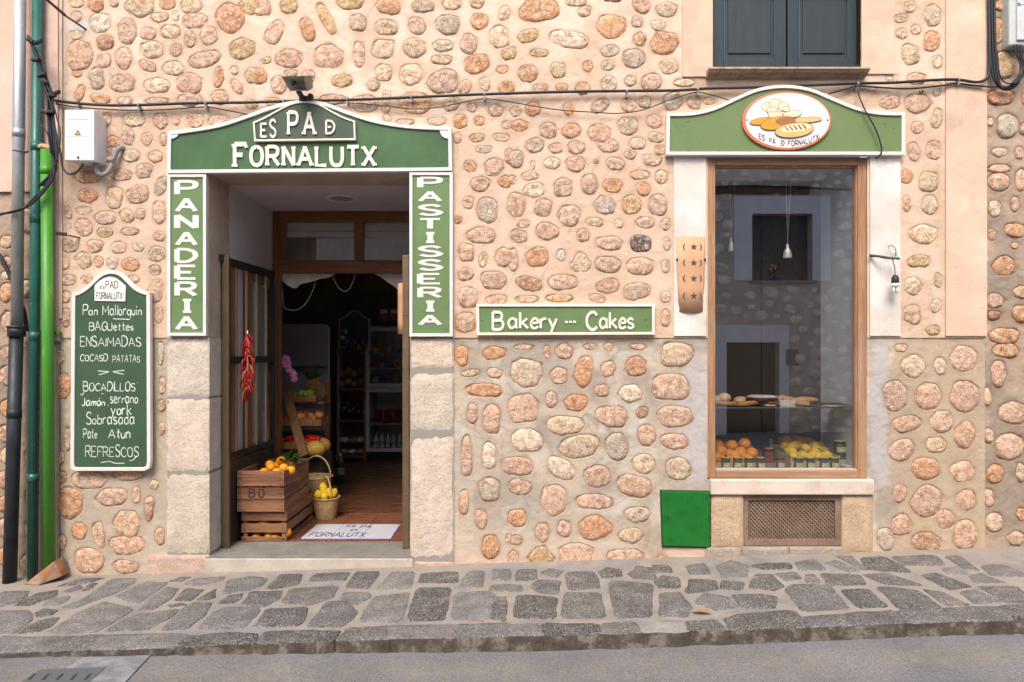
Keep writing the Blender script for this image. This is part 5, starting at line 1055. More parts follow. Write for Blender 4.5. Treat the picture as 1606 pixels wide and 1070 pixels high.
o = obj('tie_rod', MB().bar(P(60, -12, -.30), P(103, 25, -.1), .012, .012).tube([P(103, 25, -.1), P(136, 47, .0)], .006, 6), mat('rust_iron', (.11, .045, .03), rough=.8, var=.3, bump=.2)); tag(o, 'rusty stay rod anchored in a grey cement patch at the top left', 'rod')
o = obj('wall_hook', MB().obox(P(96, 367, -.06), (.036, 0, -.004), (0, .004, 0), (0, 0, .012)).bar(P(106, 369, -.06), P(126, 373, .0), .008, .008), M_iron, bevel=.002); tag(o, 'dark iron shutter hook sticking out between the green pipe and the door sign', 'hook')
# electric box
t = thing('electric_box', 'white plastic electricity box with a yellow warning triangle beside the pipes', 'electric box', P(124, 252, 0))
e0, e1 = P(101, 252, -.137), P(147.5, 172, -.137)
obj('box_body', MB().box(e0.x, e1.x, -.137, -.085, e0.z, e1.z).box(e0.x+.006, e1.x-.004, -.085, 0.01, e0.z+.004, e1.z-.008), M_plastic, t, bevel=.006)
obj('box_seam', MB().box(e0.x+.004, e1.x-.004, -.138, -.1366, P(0, 214, -.137).z, P(0, 214, -.137).z+.002).box(e0.x+.014, e1.x-.03, -.1385, -.1366, P(0, 212, -.137).z+.1, P(0, 212, -.137).z+.1015), flat('seam_grey', (.45, .45, .46)), t)
p = P(122, 208, -.138); tr = [(p.x-.020, p.z-.016), (p.x+.020, p.z-.016), (p.x, p.z+.020)]
obj('warning_sign', MB().prism(tr[::-1], -.1388, -.137), flat('sign_black', (.03, .03, .03)), t)
ti = inset(tr, .0035); obj('warning_face', MB().prism(ti[::-1], -.1392, -.1386), flat('sign_yellow', (.62, .42, .10)), t)
obj('bolt_mark', MB().prism([(p.x+.003, p.z+.008), (p.x-.004, p.z-.003), (p.x, p.z-.003), (p.x-.003, p.z-.012), (p.x+.005, p.z), (p.x+.001, p.z)], -.1397, -.139), flat('sign_black', (.03, .03, .03)), t)
obj('lock', MB().tube([P(122.5, 247, -.138), P(122.5, 247, -.142)], .007, 10), M_iron, t)
obj('sticker', dbox(MB(), 130, 138, 236, 244, -.1378, -.137), flat('sticker_grey', (.62, .62, .64)), t)
o = obj('conduit', MB().tube(cat([P(150, 250, -.06), P(151, 266, -.06), P(158, 274, -.06), P(168, 271, -.05), P(176, 258, -.04), P(181, 242, -.035), P(187, 233, -.03), P(194, 232, .01)], 5), .016, 12)
    .tube([P(174, 250, -.045)+Vector((-.02, -.0, 0)), P(180, 252, -.045)], .02, 8), M_rubber); tag(o, 'grey flexible conduit curving from the electric box into the wall', 'conduit')
t = thing('meter_box', 'pale grey plastic meter box at the top right edge of the picture', 'meter box', P(1600, 72, -.1))
a, b = P(1578, 75, -.03), P(1700, -60, -.03)
obj('box_body', MB().box(a.x, b.x, -.06, .03, a.z, b.z), mat('meter_grey', (.50, .53, .51), rough=.5, var=.04), t, bevel=.012)
obj('box_lid', MB().box(a.x+.04, b.x, -.075, -.0605, a.z+.03, b.z), mat('meter_grey2', (.56, .58, .56), rough=.5, var=.04), t, bevel=.008)
letters('S-1', 1596, 1612, 5, 9, -.075, .001, .2, M_ink, t, each=False, name='lettering')
# floodlight over the sign
t = thing('floodlight', 'small grey floodlight tilted on its bracket above the door sign', 'floodlight', P(478, 158, -.08))
M_fl = flat('floodlight_metal', (.17, .165, .15), .5, metal=.3)
A = [P(441, 120, -.24), P(478, 119, -.24), P(483, 143, -.17), P(455, 143, -.17)]; B = [P(470, 120, -.1), P(490, 119, -.1), P(491, 138, -.09), P(474, 140, -.09)]
obj('housing', MB().add(A+B, [(0, 4, 5, 1), (1, 5, 6, 2), (2, 6, 7, 3), (3, 7, 4, 0), (4, 7, 6, 5)]), M_fl, t)
c_ = sum(A, Vector())/4; Ai = [c_+(p-c_)*.86+Vector((0, .002, 0)) for p in A]; Ab = [c_+(p-c_)*.45+Vector((.03, .06, .006)) for p in A]
obj('reflector', MB().add(A+Ai+Ab, [(i, (i+1) % 4, 4+(i+1) % 4, 4+i) for i in range(4)]+[(4+i, 4+(i+1) % 4, 8+(i+1) % 4, 8+i) for i in range(4)]+[(8, 9, 10, 11)]), flat('reflector_grey', (.36, .33, .28), .35, metal=.3), t)
obj('bulb', MB().tube([P(459, 134, -.19), P(464, 128, -.18)], .006, 8), M_iron, t)
obj('bracket', MB().bar(P(468, 143, -.15), P(476, 156, -.05), .03, .02).bar(P(474, 154, -.06), P(482, 157, .0), .05, .03).ball(P(487, 152, -.06), .022, 8, 6), M_iron, t, bevel=.003)
# twig with hanging lamp
o = obj('wooden_stick', MB().tube([P(1364, 401, -.02), P(1378, 402, -.06), P(1388, 404, -.08), P(1398, 405, -.08), P(1411, 406, -.09)], [.010, .008, .009, .007, .008], 8), mat('bark', (.10, .075, .05), rough=.9, var=.3, bump=.5, bsc=80)); tag(o, 'dark wooden stick sticking out right of the display window', 'stick')
t = thing('hanging_lamp', 'compact fluorescent lamp with black socket hanging from the stick', 'lamp', P(1404, 432, -.085))
obj('wire', MB().tube(cat([P(1391, 387, -.0), P(1400, 386, -.05), P(1405, 393, -.085), P(1404, 402, -.085), P(1400, 408, -.085), P(1403, 418, -.085), P(1404, 432, -.085)], 5), .0025, 6), M_black, t)
obj('wire_knot', MB().tube(cat([P(1398, 400, -.10), P(1404, 397, -.1), P(1407, 403, -.1), P(1401, 408, -.1), P(1397, 404, -.1), P(1404, 400, -.1)], 5), .002, 6), flat('blue_wire', (.05, .25, .32)), t)
p = P(1404, 445, -.085)
obj('socket', MB().lathe([(.0, .057), (.012, .055), (.022, .035), (.023, .005), (.021, 0)], p, 16), M_black, t)
obj('ballast', MB().lathe([(.021, .002), (.026, 0), (.026, -.018), (.02, -.022), (0, -.022)], p, 16), M_white, t)
for k in range(4): obj('bulb_tube', MB().tube(cat([p+Vector((.013*math.cos(k*1.57+.5)-.0, .013*math.sin(k*1.57+.5), -.02)), p+Vector((.014*math.cos(k*1.57+.5), .014*math.sin(k*1.57+.5), -.062))], 2), .007, 8), flat('lamp_white', (.78, .78, .76), .3), t)
# terracotta tile with stars
t = thing('pierced_tile', 'tall curved terracotta tile with moon and star cutouts hung left of the display window', 'tile', P(1084, 490, -.02))
n = 14; v = []; f = []
for j, (yy, xl, xr) in enumerate(((371, 1060, 1108), (411, 1061.5, 1107), (451, 1064, 1106), (489.5, 1066, 1104))):
    for i in range(n+1):
        u = i/n; dpt = -.012-.02*math.sin(math.pi*u); p = P(xl+(xr-xl)*u, yy, -.03); v.append((p.x, dpt, p.z))
for j in range(3):
    for i in range(n): f.append((j*(n+1)+i, (j+1)*(n+1)+i, (j+1)*(n+1)+i+1, j*(n+1)+i+1))
o = obj('tile_body', MB().add(v, f, True), M_terra, t); md = o.modifiers.new('thick', 'SOLIDIFY'); md.thickness = .010; md.offset = -1
def ty(x): u = (x-1061)/46; return -.0128-.02*math.sin(math.pi*u)-.0008
M_hole = flat('cutout_shadow', (.09, .075, .06), .9)
def tilepoly(poly, nm):
    v = [(P(a, b, -.03).x, ty(a), P(a, b, -.03).z) for a, b in poly]; c = Vector(np.mean(v, 0)); c.y = min(q[1] for q in v)
    m_ = len(v); return obj(nm, MB().add(v+[tuple(c)], [(i, (i+1) % m_, m_) for i in range(m_)][::-1]), M_hole, t)
for yy in (387.5, 412.5, 437, 464.5):
    tilepoly([(1088+(6 if k % 2 == 0 else 2.5)*math.sin(k*math.pi/5), yy-(6 if k % 2 == 0 else 2.5)*math.cos(k*math.pi/5)) for k in range(10)], 'star_cutout')
    for cx_, s_ in ((1074.5, -1), (1098, 1)):
        o_ = [(cx_+s_*4.2*math.cos(a)-s_*1, yy+6*math.sin(a)) for a in np.linspace(-1.35, 1.35, 9)]; i_ = [(cx_+s_*(2.2*math.cos(a))-s_*1, yy+5*math.sin(a)) for a in np.linspace(1.2, -1.2, 9)]
        v = [(P(a, b, -.03).x, ty(a), P(a, b, -.03).z) for a, b in o_+i_]; obj('moon_cutout', MB().add(v, [(k, k+1, 16-k, 17-k) for k in range(8)]), M_hole, t)
for a in (1062, 1106): obj('nail', MB().ball(P(a, 407, -.02), .007, 8, 6), M_iron, t)
# green utility lid
t = thing('utility_lid', 'square bright green metal hatch in the wall base left of the lattice grille', 'hatch', P(1075, 857, -.01))
q = px([(1037, 770), (1113, 772), (1113, 858), (1040, 856)], -.012)
obj('lid_plate', MB().prism(q, -.016, -.004), M_lid, t, bevel=.003); q2 = px([(1035, 768.5), (1115, 770), (1115, 860), (1038, 858)], -.0)
obj('lid_frame', MB().prism(q2, -.003, .02), flat('lid_dark_edge', (.012, .06, .02)), t)
obj('hinge', dbox(MB(), 1110.5, 1113.5, 780, 790, -.024, -.016), M_lid, t); obj('hinge', dbox(MB(), 1110.5, 1113.5, 835, 843, -.024, -.016), M_lid, t)
obj('lock', MB().tube([P(1048, 812, -.016), P(1048, 812, -.019)], .009, 10), M_iron, t)
# ------------------------------------------------------------------ folding gates
def gate(nm, lab, post, back, zt=2.01):
    g = thing(nm, lab, 'gate', (post[0], post[1], .03)); a = Vector((*post, 0)); b = Vector((*back, 0)); u = (b-a).normalized()
    def pt(s_, z): q = a+u*s_; return Vector((q.x, q.y, z))
    L = (b-a).length
    obj('gate_post', MB().box(post[0]-.022, post[0]+.022, post[1]-.03, post[1]-.002, .034, zt+.01), M_bronze, g, bevel=.002)
    def rail(z0, z1, s0=0., s1=None, w_=.022, nm_='gate_rail'): return obj(nm_, MB().bar(pt(s0, (z0+z1)/2), pt(L if s1 is None else s1, (z0+z1)/2), w_, z1-z0), M_iron, g)
    rail(zt-.055, zt); rail(.63, .67); rail(1.285, 1.335, .04, L-.02, .026); rail(.05, .62, .01, L-.01, .012, 'kick_panel')
    for s_ in (.012, L-.012): obj('gate_stile', MB().bar(pt(s_, .04), pt(s_, zt-.002), .028, .026, up=u), M_iron, g)
    for k in range(4):
        s_ = L*(.16+.22*k); obj('gate_bar', MB().bar(pt(s_, .66), pt(s_, zt-.05), .012, .012, up=u), flat('brass_bar', (.52, .40, .24), .4, metal=.4), g)
    return g
gate('folding_gate', 'dark iron shop gate folded back against the left side of the doorway', (-1.945, .20), (-1.905, .98))
g = thing('folding_gate', 'bronze gate post and edge-on leaf at the right side of the doorway', 'gate', (-.72, .2, .03))
obj('gate_post', MB().box(-.742, -.698, .16, .19, .034, 2.02), M_bronze, g, bevel=.002); obj('gate_leaf', MB().box(-.694, -.675, .192, .95, .05, 2.0), M_iron, g)
for z in (1.62, .40): obj('screw', MB().ball((-.72, .159, z), .007, 8, 6), M_screw, g)
obj('hinge_bracket', MB().box(DX0, -1.955, .15, .19, 1.985, 2.025), M_iron, house)
# glazed wooden door leaf opened against the left wall
g = thing('shop_door', 'brown wooden glazed shop door standing open behind the folded gate', 'door', (-1.955, 1.15, .03))
x0, x1 = -1.974, -1.938
obj('door_casing', MB().box(x0, x1, .25, .36, .04, 1.985), M_door, g, bevel=.003)
for y0, y1 in ((.56, .63), (1.08, 1.16)): obj('door_stile', MB().box(x0, x1, y0, y1, .04, 1.985), M_door, g, bevel=.003)
for z0, z1 in ((1.90, 1.984), (.041, .62)): obj('door_rail', MB().box(x0+.001, x1-.001, 0.6305, 1.0795, z0, z1), M_door, g, bevel=.003)
obj('door_pane', MB().box(-1.957, -1.953, .63, 1.08, .62, 1.90), M_glass2, g)
# chilli string
t = thing('chilli_string', 'string of dried red chillies hanging on the bars of the folded gate', 'chillies', (-1.87, .32, 1.0))
rc = random.Random(4); c0 = P(388, 530, .24); Mr = [flat('chilli_red', (.36, .010, .008), .3), flat('chilli_dark', (.12, .008, .008), .3), flat('chilli_orange', (.34, .08, .015), .35)]
obj('string', MB().tube([c0+Vector((0, 0, .05)), c0+Vector((0, 0, -.36))], .004, 6), M_cloth, t)
for k in range(64):
    z = c0.z+.03-k*.0062; a = rc.uniform(0, 6.28); l = rc.uniform(.05, .10); sp_ = .016+.014*math.sin(k/64*3.1)
    p = Vector((c0.x+rc.uniform(-.008, .008), c0.y+rc.uniform(-.012, .012), z)); q = p+Vector((sp_*math.cos(a)*1.3, sp_*math.sin(a), -l*.5)); e = q+Vector((.012*math.cos(a+1), .01*math.sin(a), -l*.6))
    obj('chilli', MB().tube(cat([p, q, e], 3), [.004, .0065, .007, .0065, .005, .003, .001][:7], 6), Mr[0 if k % 5 < 3 else 1 if k % 5 == 3 else 2], t)
# ------------------------------------------------------------------ crates of oranges
def crate(nm, lab, x0, x1, y0, y1, z0, slats, th=.010, group=None):
    t = thing(nm, lab, 'crate', ((x0+x1)/2, (y0+y1)/2, z0), 0, group); rk = random.Random(int(z0*100)+3)
    z1 = z0+slats[-1][1]
    for a, b in slats:
        j = rk.uniform(-.002, .002)
        obj('slat', MB().box(x0, x1, y0, y0+th, z0+a+j, z0+b+j), M_crate, t, bevel=.0015); obj('slat', MB().box(x0, x1, y1-th, y1, z0+a, z0+b), M_crate, t, bevel=.0015)
        obj('slat', MB().box(x1-th-.001, x1-.001, y0+th+.001, y1-th-.001, z0+a-j, z0+b-j), M_crate, t, bevel=.0015); obj('slat', MB().box(x0+.001, x0+th+.001, y0+th+.001, y1-th-.001, z0+a, z0+b), M_crate, t, bevel=.0015)
    for cx_ in (x0+th+.002, x1-th-.026):
        for cy_ in (y0+th+.001, y1-th-.025): obj('corner_post', MB().box(cx_, cx_+.024, cy_, cy_+.024, z0+.002, z1-.003), M_crate, t)
    for k in range(4):
        ya = y0+th+.005+k*(y1-y0-.03)/4; obj('base_slat', MB().box(x0+th+.003, x1-th-.003, ya, ya+(y1-y0)/4-.02, z0+.004, z0+.012), M_crate, t)
    mb = MB()
    for a, b in slats:
        for xx in (x0+.018, x1-.022):
            for zz in (a+.015, (a+b)/2, b-.012): mb.box(xx-.011, xx+.011, y0-.0008, y0+.001, z0+zz-.002, z0+zz+.002)
    obj('nail_mark', mb, flat('dark_stain', (.05, .03, .02), .8), t)
    return t
L1 = crate('wooden_crate', 'lower wooden crate of the stack in the doorway, oranges showing between slats', -1.906, -1.588, .345, .985, .0315, ((.0, .032), (.062, .125), (.145, .212)))
L2 = crate('wooden_crate', 'upper wooden crate marked BO, filled with oranges on their leaves', -1.926, -1.597, .32, .90, .246, ((.0, .082), (.088, .168), (.178, .285)))
letters('BO', 391, 414, 767, 780, .3195, .0008, .16, flat('stamp_ink', (.045, .02, .018), .9), L2, each=False, name='lettering', gap=.5)
rf = random.Random(8)
fruit = {}
def blobfruit(kind):
    if kind in fruit: return fruit[kind]
    mb = MB()
    if kind == 'orange': mb.ball((0, 0, 0), 1, 14, 10, (1, 1, .94)).lathe([(0, .955), (.07, .95), (.1, .93)], (0, 0, 0), 6); m_ = M_orange
    elif kind == 'lemon':
        pr_ = [(0, -1.28), (.12, -1.22), (.25, -1.08), (.6, -.8), (.88, -.4), (.95, 0), (.88, .4), (.6, .8), (.28, 1.06), (.16, 1.2), (0, 1.25)]
        mb.lathe(pr_, (0, 0, 0), 12); m_ = M_lemon
    elif kind == 'apple': mb.ball((0, 0, 0), 1, 12, 8, (1, 1, .88)); m_ = None
    me = mb.mesh(kind); fruit[kind] = (me, m_); return fruit[kind]
def put(kind, p, r, lab, group, m=None, nm=None, rot=None, catg=None):
    me, m_ = blobfruit(kind); m_ = m or m_
    key = (kind, m_.name)
    if key not in fruit: c = me.copy(); c.materials.clear(); c.materials.append(m_); fruit[key] = c
    o = link(bpy.data.objects.new(nm or kind, fruit[key])); o.location = p; o.scale = (r, r, r)
    o.rotation_euler = rot or (rf.uniform(-.6, .6), rf.uniform(-.6, .6), rf.uniform(0, 6))
    return tag(o, lab, catg or kind, group)
def leaf(p, L, yaw, pitch, parent=None, lab=None, m=None):
    v = []; n = 6
    for i in range(n+1):
        u = i/n; w_ = .24*math.sin(math.pi*min(1, u*.95+.03))**.8*L; z = .12*L*math.sin(u*2.4)
        v += [(u*L, -w_, z+.06*w_), (u*L, 0, z-.10*w_), (u*L, w_, z+.06*w_)]
    f = [(i*3+k, i*3+k+1, (i+1)*3+k+1, (i+1)*3+k) for i in range(n) for k in range(2)]
    me = MB().add(v, f, True); M = Matrix.Translation(p) @ Matrix.Rotation(yaw, 4, 'Z') @ Matrix.Rotation(-pitch, 4, 'Y')
    me.v = [tuple(M @ Vector(q)) for q in me.v]; return me
ol = 'orange lying in the upper wooden crate in the doorway'
for (a, b, dp) in ((423, 729, .60), (425, 733, .52), (441, 723, .62), (445, 734, .50), (436, 730, .7), (456, 738, .46), (462, 727, .66), (414, 741, .45), (404, 745, .40), (434, 741, .42)):
    put('orange', P(a, b, dp), .034, ol, 'oranges in the upper crate')
for i in range(14): put('orange', Vector((rf.uniform(-1.88, -1.64), rf.uniform(.38, .84), .43+rf.uniform(0, .03))), .034, 'orange half hidden inside the upper crate', 'oranges deep in the upper crate')
for (a, b) in ((415, 820.5), (402, 842.5), (422, 841), (450, 835), (432, 843), (409, 823)): 
    p = P(a, b, .395); put('orange', p, .033, 'orange glimpsed between the slats of the lower crate', 'oranges in the lower crate')
for i in range(16): put('orange', Vector((rf.uniform(-1.87, -1.63), rf.uniform(.42, .92), rf.choice((.08, .14, .18)))), .033, 'orange glimpsed between the slats of the lower crate', 'oranges in the lower crate')
lv = MB()
for k in range(13):
    m_ = leaf(P(458+rf.uniform(-10, 9), 727+rf.uniform(-7, 4), .60), rf.uniform(.07, .12), rf.uniform(3.5, 6.8), rf.uniform(.1, 1.0)); lv.add(m_.v, m_.f, True)
for k in range(8):
    m_ = leaf(P(400+k*6, 763+rf.uniform(-2, 3), .345), .04, rf.uniform(0, 6), rf.uniform(-.3, .5)); lv.add(m_.v, m_.f, True)
o = obj('orange_leaves', lv, M_leaf); tag(o, 'sprig of green orange leaves lying on the fruit of the upper crate', 'leaves')
# ------------------------------------------------------------------ baskets
def basket(lab, c, r0, r1, h, handle=True, rz=0, inner=None):
    t = thing('wicker_basket', lab, 'basket', c); n = 28; mb = MB(); rows = 15; v = []
    for j in range(rows*2+1):
        z = h*j/(rows*2); rr = r0+(r1-r0)*(j/(rows*2))**.8
        for k in range(n):
            a = 2*math.pi*k/n; wv = .0022*math.cos(math.pi*k)*(1 if (j//2) % 2 else -1)+(.0016 if j % 2 else -.0012)
            v.append((c[0]+(rr+wv)*math.cos(a), c[1]+(rr+wv)*math.sin(a), c[2]+z))
    f = [(j*n+k, j*n+(k+1) % n, (j+1)*n+(k+1) % n, (j+1)*n+k) for j in range(rows*2) for k in range(n)]+[tuple(range(n))]
    obj('basket_weave', mb.add(v, f, True), M_wicker, t)
    C = Vector(c); rim = [C+Vector((r1*1.02*math.cos(a), r1*1.02*math.sin(a), h)) for a in np.linspace(0, 2*math.pi, 25)]
    obj('rim', MB().tube(rim, .007, 6), M_wicker, t)
    if handle:
        hp = [C+Vector((r1*math.cos(a)*math.sin(rz+1.57)*1., r1*math.cos(a)*math.cos(rz+1.57), h+.17*math.sin(a))) for a in np.linspace(0, math.pi, 13)]
        obj('handle', MB().tube(hp, .0065, 6), M_wicker, t)
    return t
bc = (-1.50, 1.04, .031)
basket('wicker basket of lemons with a tall handle standing on the shop floor', bc, .078, .105, .165, rz=.9)
for (dx, dy, dz) in ((-.055, -.03, .19), (.0, -.05, .185), (.055, -.02, .19), (.02, .03, .20), (-.03, .03, .235), (-.02, -.01, .20), (.05, .04, .19), (.0, -.0, .17)):
    put('lemon', Vector(bc)+Vector((dx, dy, dz)), .036, 'lemon in the basket on the floor', 'lemons in the floor basket')
b2 = (-1.62, 1.20, .225)
basket('flat wicker basket behind the lemon basket, on a low wooden box', b2, .10, .125, .11, True, .2)
o = obj('low_box', MB().box(-1.74, -1.50, 1.13, 1.36, .031, .224), M_crate, bevel=.004); tag(o, 'low wooden box under the flat basket by the fruit stand', 'box')
put('lemon', Vector((-1.55, 1.13, .30)), .033, 'single lemon at the front of the flat basket', None)
# ------------------------------------------------------------------ fruit stand
t = thing('fruit_stand', 'stepped wooden fruit stand with slanting post just inside the door', 'stand', (-1.9, 1.5, .03))
M_st = wood('stand_wood', (.30, .15, .06), (.22, .10, .04), rough=.6, st=(1, 1, .2))
def seen(a, b, d_): return P(a, b, d_)
obj('post', MB().bar(seen(446, 605, 1.62), seen(477, 716, 1.28), .075, .03, up=(0, -1, 0)), M_st, t, bevel=.003)
obj('post', MB().bar(Vector((-2.25, 1.7, 1.05)), Vector((-2.25, 1.35, .05)), .06, .03, up=(0, -1, 0)), M_st, t)
for z, y in ((.93, 1.78), (.73, 1.66), (.53, 1.56), (.33, 1.5)): obj('shelf_board', MB().box(-2.27, -1.70, y-.12, y+.14, z-.03, z-.012), M_st, t)
obj('back_leg', MB().box(-2.27, -2.22, 1.95, 2.0, .031, 1.1).box(-1.76, -1.72, 1.95, 2.0, .031, 1.1), M_st, t)
def tray(lab, x0, x1, y, z, kind, mats, r, n, h=.06, w_=.26):
    t = thing('fruit_tray', lab, 'tray', ((x0+x1)/2, y, z)); y0, y1 = y-w_/2, y+w_/2
    for nm_, q in (('tray_side', (x0, x1, y0, y0+.006)), ('tray_side', (x0, x1, y1-.006, y1)), ('tray_end', (x0, x0+.006, y0+.007, y1-.007)), ('tray_end', (x1-.006, x1, y0+.007, y1-.007))):
        obj(nm_, MB().box(*q, z, z+h), M_st, t, bevel=.001)
    obj('tray_base', MB().box(x0+.007, x1-.007, y0+.007, y1-.007, z, z+.006), M_st, t)
    for k in range(n):
        m_ = mats[k % len(mats)]; put(kind, Vector((rf.uniform(x0+r, x1-r), rf.uniform(y0+r, y1-r), z+h*.75+rf.uniform(0, r*1.1))), r*rf.uniform(.85, 1.05), m_[1], m_[2], m_[0], m_[3], None, m_[3].replace('_', ' '))
Mg = flat('pear_green', (.30, .42, .05), .4); Mp = flat('peach_skin', (.60, .25, .05), .5); Mred = flat('apple_red', (.50, .05, .03), .3); Mtom = flat('tomato_red', (.60, .02, .01), .2)
tray('top tray of green pears on the fruit stand', -2.12, -1.74, 1.72, .925, 'apple', [(Mg, 'green pear in the top tray of the fruit stand', 'pears in the top tray', 'pear')], .034, 16)
tray('middle tray of peaches and apples on the fruit stand', -2.08, -1.66, 1.60, .725, 'apple', [(Mp, 'golden peach in the middle tray of the fruit stand', 'peaches in the middle tray', 'peach'), (Mred, 'red apple in the middle tray of the fruit stand', 'apples in the middle tray', 'apple'), (Mp, 'golden peach in the middle tray of the fruit stand', 'peaches in the middle tray', 'peach')], .04, 26)
tray('lower tray of tomatoes on the fruit stand', -2.12, -1.64, 1.50, .535, 'apple', [(Mtom, 'red tomato in the lower tray of the fruit stand', 'tomatoes in the lower tray', 'tomato')], .032, 40)
# pineapple, garlic, melons
p = Vector((-1.80, 1.80, 1.02))
t = thing('pineapple', 'pineapple lying behind the green pears on the fruit stand', 'pineapple', p)
mp = MB(); rot = Matrix.Rotation(-.45, 3, 'Y')
for j in range(11):
    for k in range(13):
        a = 2*math.pi*(k+.5*(j % 2))/13; zz = -.09+.018*j; rr = .066*math.sqrt(max(.05, 1-(zz/.105)**2)); q = p+rot @ Vector((rr*math.cos(a), rr*math.sin(a), zz)); mp.ball(q, .0125, 5, 4)
obj('pineapple_eyes', mp, flat('pineapple_gold', (.30, .18, .04), .6), t)['kind'] = 'stuff'
obj('pineapple_core', MB().ball(p, .066, 12, 8, (1, 1, 1.45), rot), flat('pineapple_brown', (.12, .07, .02), .7), t)
lf = MB()
for k in range(22):
    a = k*2.4; q = p+rot @ Vector((0, 0, .09)); el = .35+1.0*k/22; m_ = leaf(q, .12, a, el); lf.add(m_.v, m_.f, True)
obj('crown', lf, flat('pineapple_leaf', (.07, .10, .05), .6), t)
t = thing('garlic_braid', 'braid of pink onions hanging beside the door frame above the pineapple', 'braid', seen(445, 560, 1.35))
for k in range(26):
    u = k/26; q = seen(446+u*18, 562+u*36, 1.36)+Vector((rf.uniform(-.022, .022), rf.uniform(-.02, .02), rf.uniform(-.015, .015)))
    obj('bulb', MB().ball(q, rf.uniform(.024, .031), 8, 6, (1, 1, .9)), flat('pink_onion', (.50, .20, .36), .3), t)
for k, (a, b, d_, r, lab) in enumerate(((504, 699, 1.50, .075, 'orange melon lying behind the yellow melon by the fruit stand'), (495, 704, 1.40, .078, 'yellow melon lying low by the fruit stand'))):
    o = obj('melon', MB().ball(P(a, b, d_), r, 18, 12, (1.1, 1, .9)), flat('melon%s' % 'ab'[k], ((.50, .25, .05), (.52, .36, .06))[k], .5)); o.data.materials[0].name = 'melon_skin'; tag(o, lab, 'melon')
o = obj('produce_box', MB().box(-2.02, -1.66, 1.52, 1.85, .031, .46), flat('dark_box', (.10, .07, .05)), bevel=.004); tag(o, 'box under the melons beside the stand', 'box')
for k in range(4):
    q = Vector((-1.95+.1*(k % 3)+.04*(k//3), 2.5+.13*(k//3), .031)); t = thing('water_bottle', 'plastic drink bottle with teal label on the floor behind the fruit', 'bottle', q, 0, 'drink bottles on the floor')
    obj('bottle_body', MB().lathe([(0, 0), (.038, 0), (.04, .02), (.04, .2), (.03, .24), (.013, .27), (.013, .29)], q, 12), flat('bottle_teal', (.012, .04, .04), .15), t)
    obj('label', MB().lathe([(.041, .09), (.041, .16)], q, 12), flat(('label_green', 'label_red', 'label_white')[k % 3], ((.01, .12, .09), (.16, .02, .02), (.2, .2, .2))[k % 3]), t); obj('cap', MB().lathe([(.014, .285), (.014, .30), (0, .30)], q, 10), M_white, t)
# ------------------------------------------------------------------ shop interior furniture
t = thing('counter_partition', 'pale rounded partition panel in the dark shop behind the fruit stand', 'partition', (-2.1, 2.9, .03))
pr = [(-3.0, .031), (-1.99, .031), (-1.99, 1.60)]+[(-2.06+.07*math.cos(a), 1.60+.07*math.sin(a)) for a in np.linspace(0, 1.57, 7)]+[(-3.0, 1.67)]
obj('panel', MB().prism(pr, 2.95, 2.99), flat('partition_grey', (.52, .50, .50)), t)
for z in (.5, .85, 1.2): obj('shelf', MB().box(-2.6, -1.995, 2.75, 2.94, z, z+.02), flat('shelf_grey', (.10, .10, .10)), t)
# framed chalkboard
t = thing('hanging_board', 'dark framed board with humped top above the shelves in the shop', 'board', P(552, 560, 3.9))
d = 3.86; ob = px(sc_pts([(531, 500), (541, 496), (548, 489), (556, 486), (564, 489), (571, 496), (580, 500)], 3)+[(580, 545), (531, 545)], d)
obj('board', MB().prism(inset(ob, .01), d+.005, d+.02), flat('slate', (.05, .07, .07)), t); obj('frame', MB().ring(ob, inset(ob, .02), d, d+.025), flat('grey_frame', (.40, .40, .40)), t)
for a, b in ((541, 520), (537, 530)): obj('scroll', MB().tube(cat([P(a+(1+k*.25)*3*math.cos(k*.9)/3, b+(1+k*.25)*3*math.sin(k*.9)/3, d-.002) for k in range(10)], 2), .010, 6), M_white, t)
# shelf unit
t = thing('shelf_unit', 'brown wooden shelf unit with bagged bread left of the fridge', 'shelves', (-1.98, 4.2, .03))
sx0, sx1 = P(528, 0, 3.9).x, P(572, 0, 3.9).x
obj('side_panel', MB().box(sx0, sx0+.02, 3.9, 4.3, .031, 1.5), flat('pale_side', (.30, .29, .28)), t); obj('side_panel', MB().box(sx1-.02, sx1, 3.92, 4.3, .031, 1.35), M_doorh, t); obj('back_panel', MB().box(sx0+.021, sx1-.021, 4.28, 4.3, .031, 1.35), M_doorh, t)
shz = [P(0, y, 3.9).z for y in (549, 609, 659, 715)]
for z in shz: obj('shelf', MB().box(sx0+.021, sx1-.021, 3.9, 4.279, z-.03, z), M_doorh, t)
def pack(nm, lab, group, c, sx, sy, sz_, m, catg):
    rr = random.Random(int(abs(c[0]*1000)+c[2]*777)); mb = MB().ball(c, 1, 10, 8, (sx, sy, sz_)); mb.v = [(x+rr.uniform(-1, 1)*sx*.12, y, z+rr.uniform(-1, 1)*sz_*.12) for x, y, z in mb.v]
    return tag(obj(nm, mb, m), lab, catg, group)
Mbag = flat('bread_bag', (.40, .22, .06), .2, coat=.5); Mblk = flat('black_packet', (.015, .015, .018), .15, coat=.5); Mbr = flat('yellow_packet', (.55, .35, .05), .3)
for k in range(8):
    a = 536+(k % 4)*10; b = (602 if k < 4 else 586)-(k % 2)*4; pack('bread_bag', 'clear bag of bread rolls on the shelf left of the fridge', 'bread bags', P(a, b, 4.0), .05, .07, .055, Mbag, 'bread bag')
for k in range(5): pack('crisp_packet', 'black foil packet on the shelf below the bread bags', 'black packets', P(537+k*8, 645-(k % 2)*9, 4.0), .045, .04, .085, Mblk, 'packet'); 
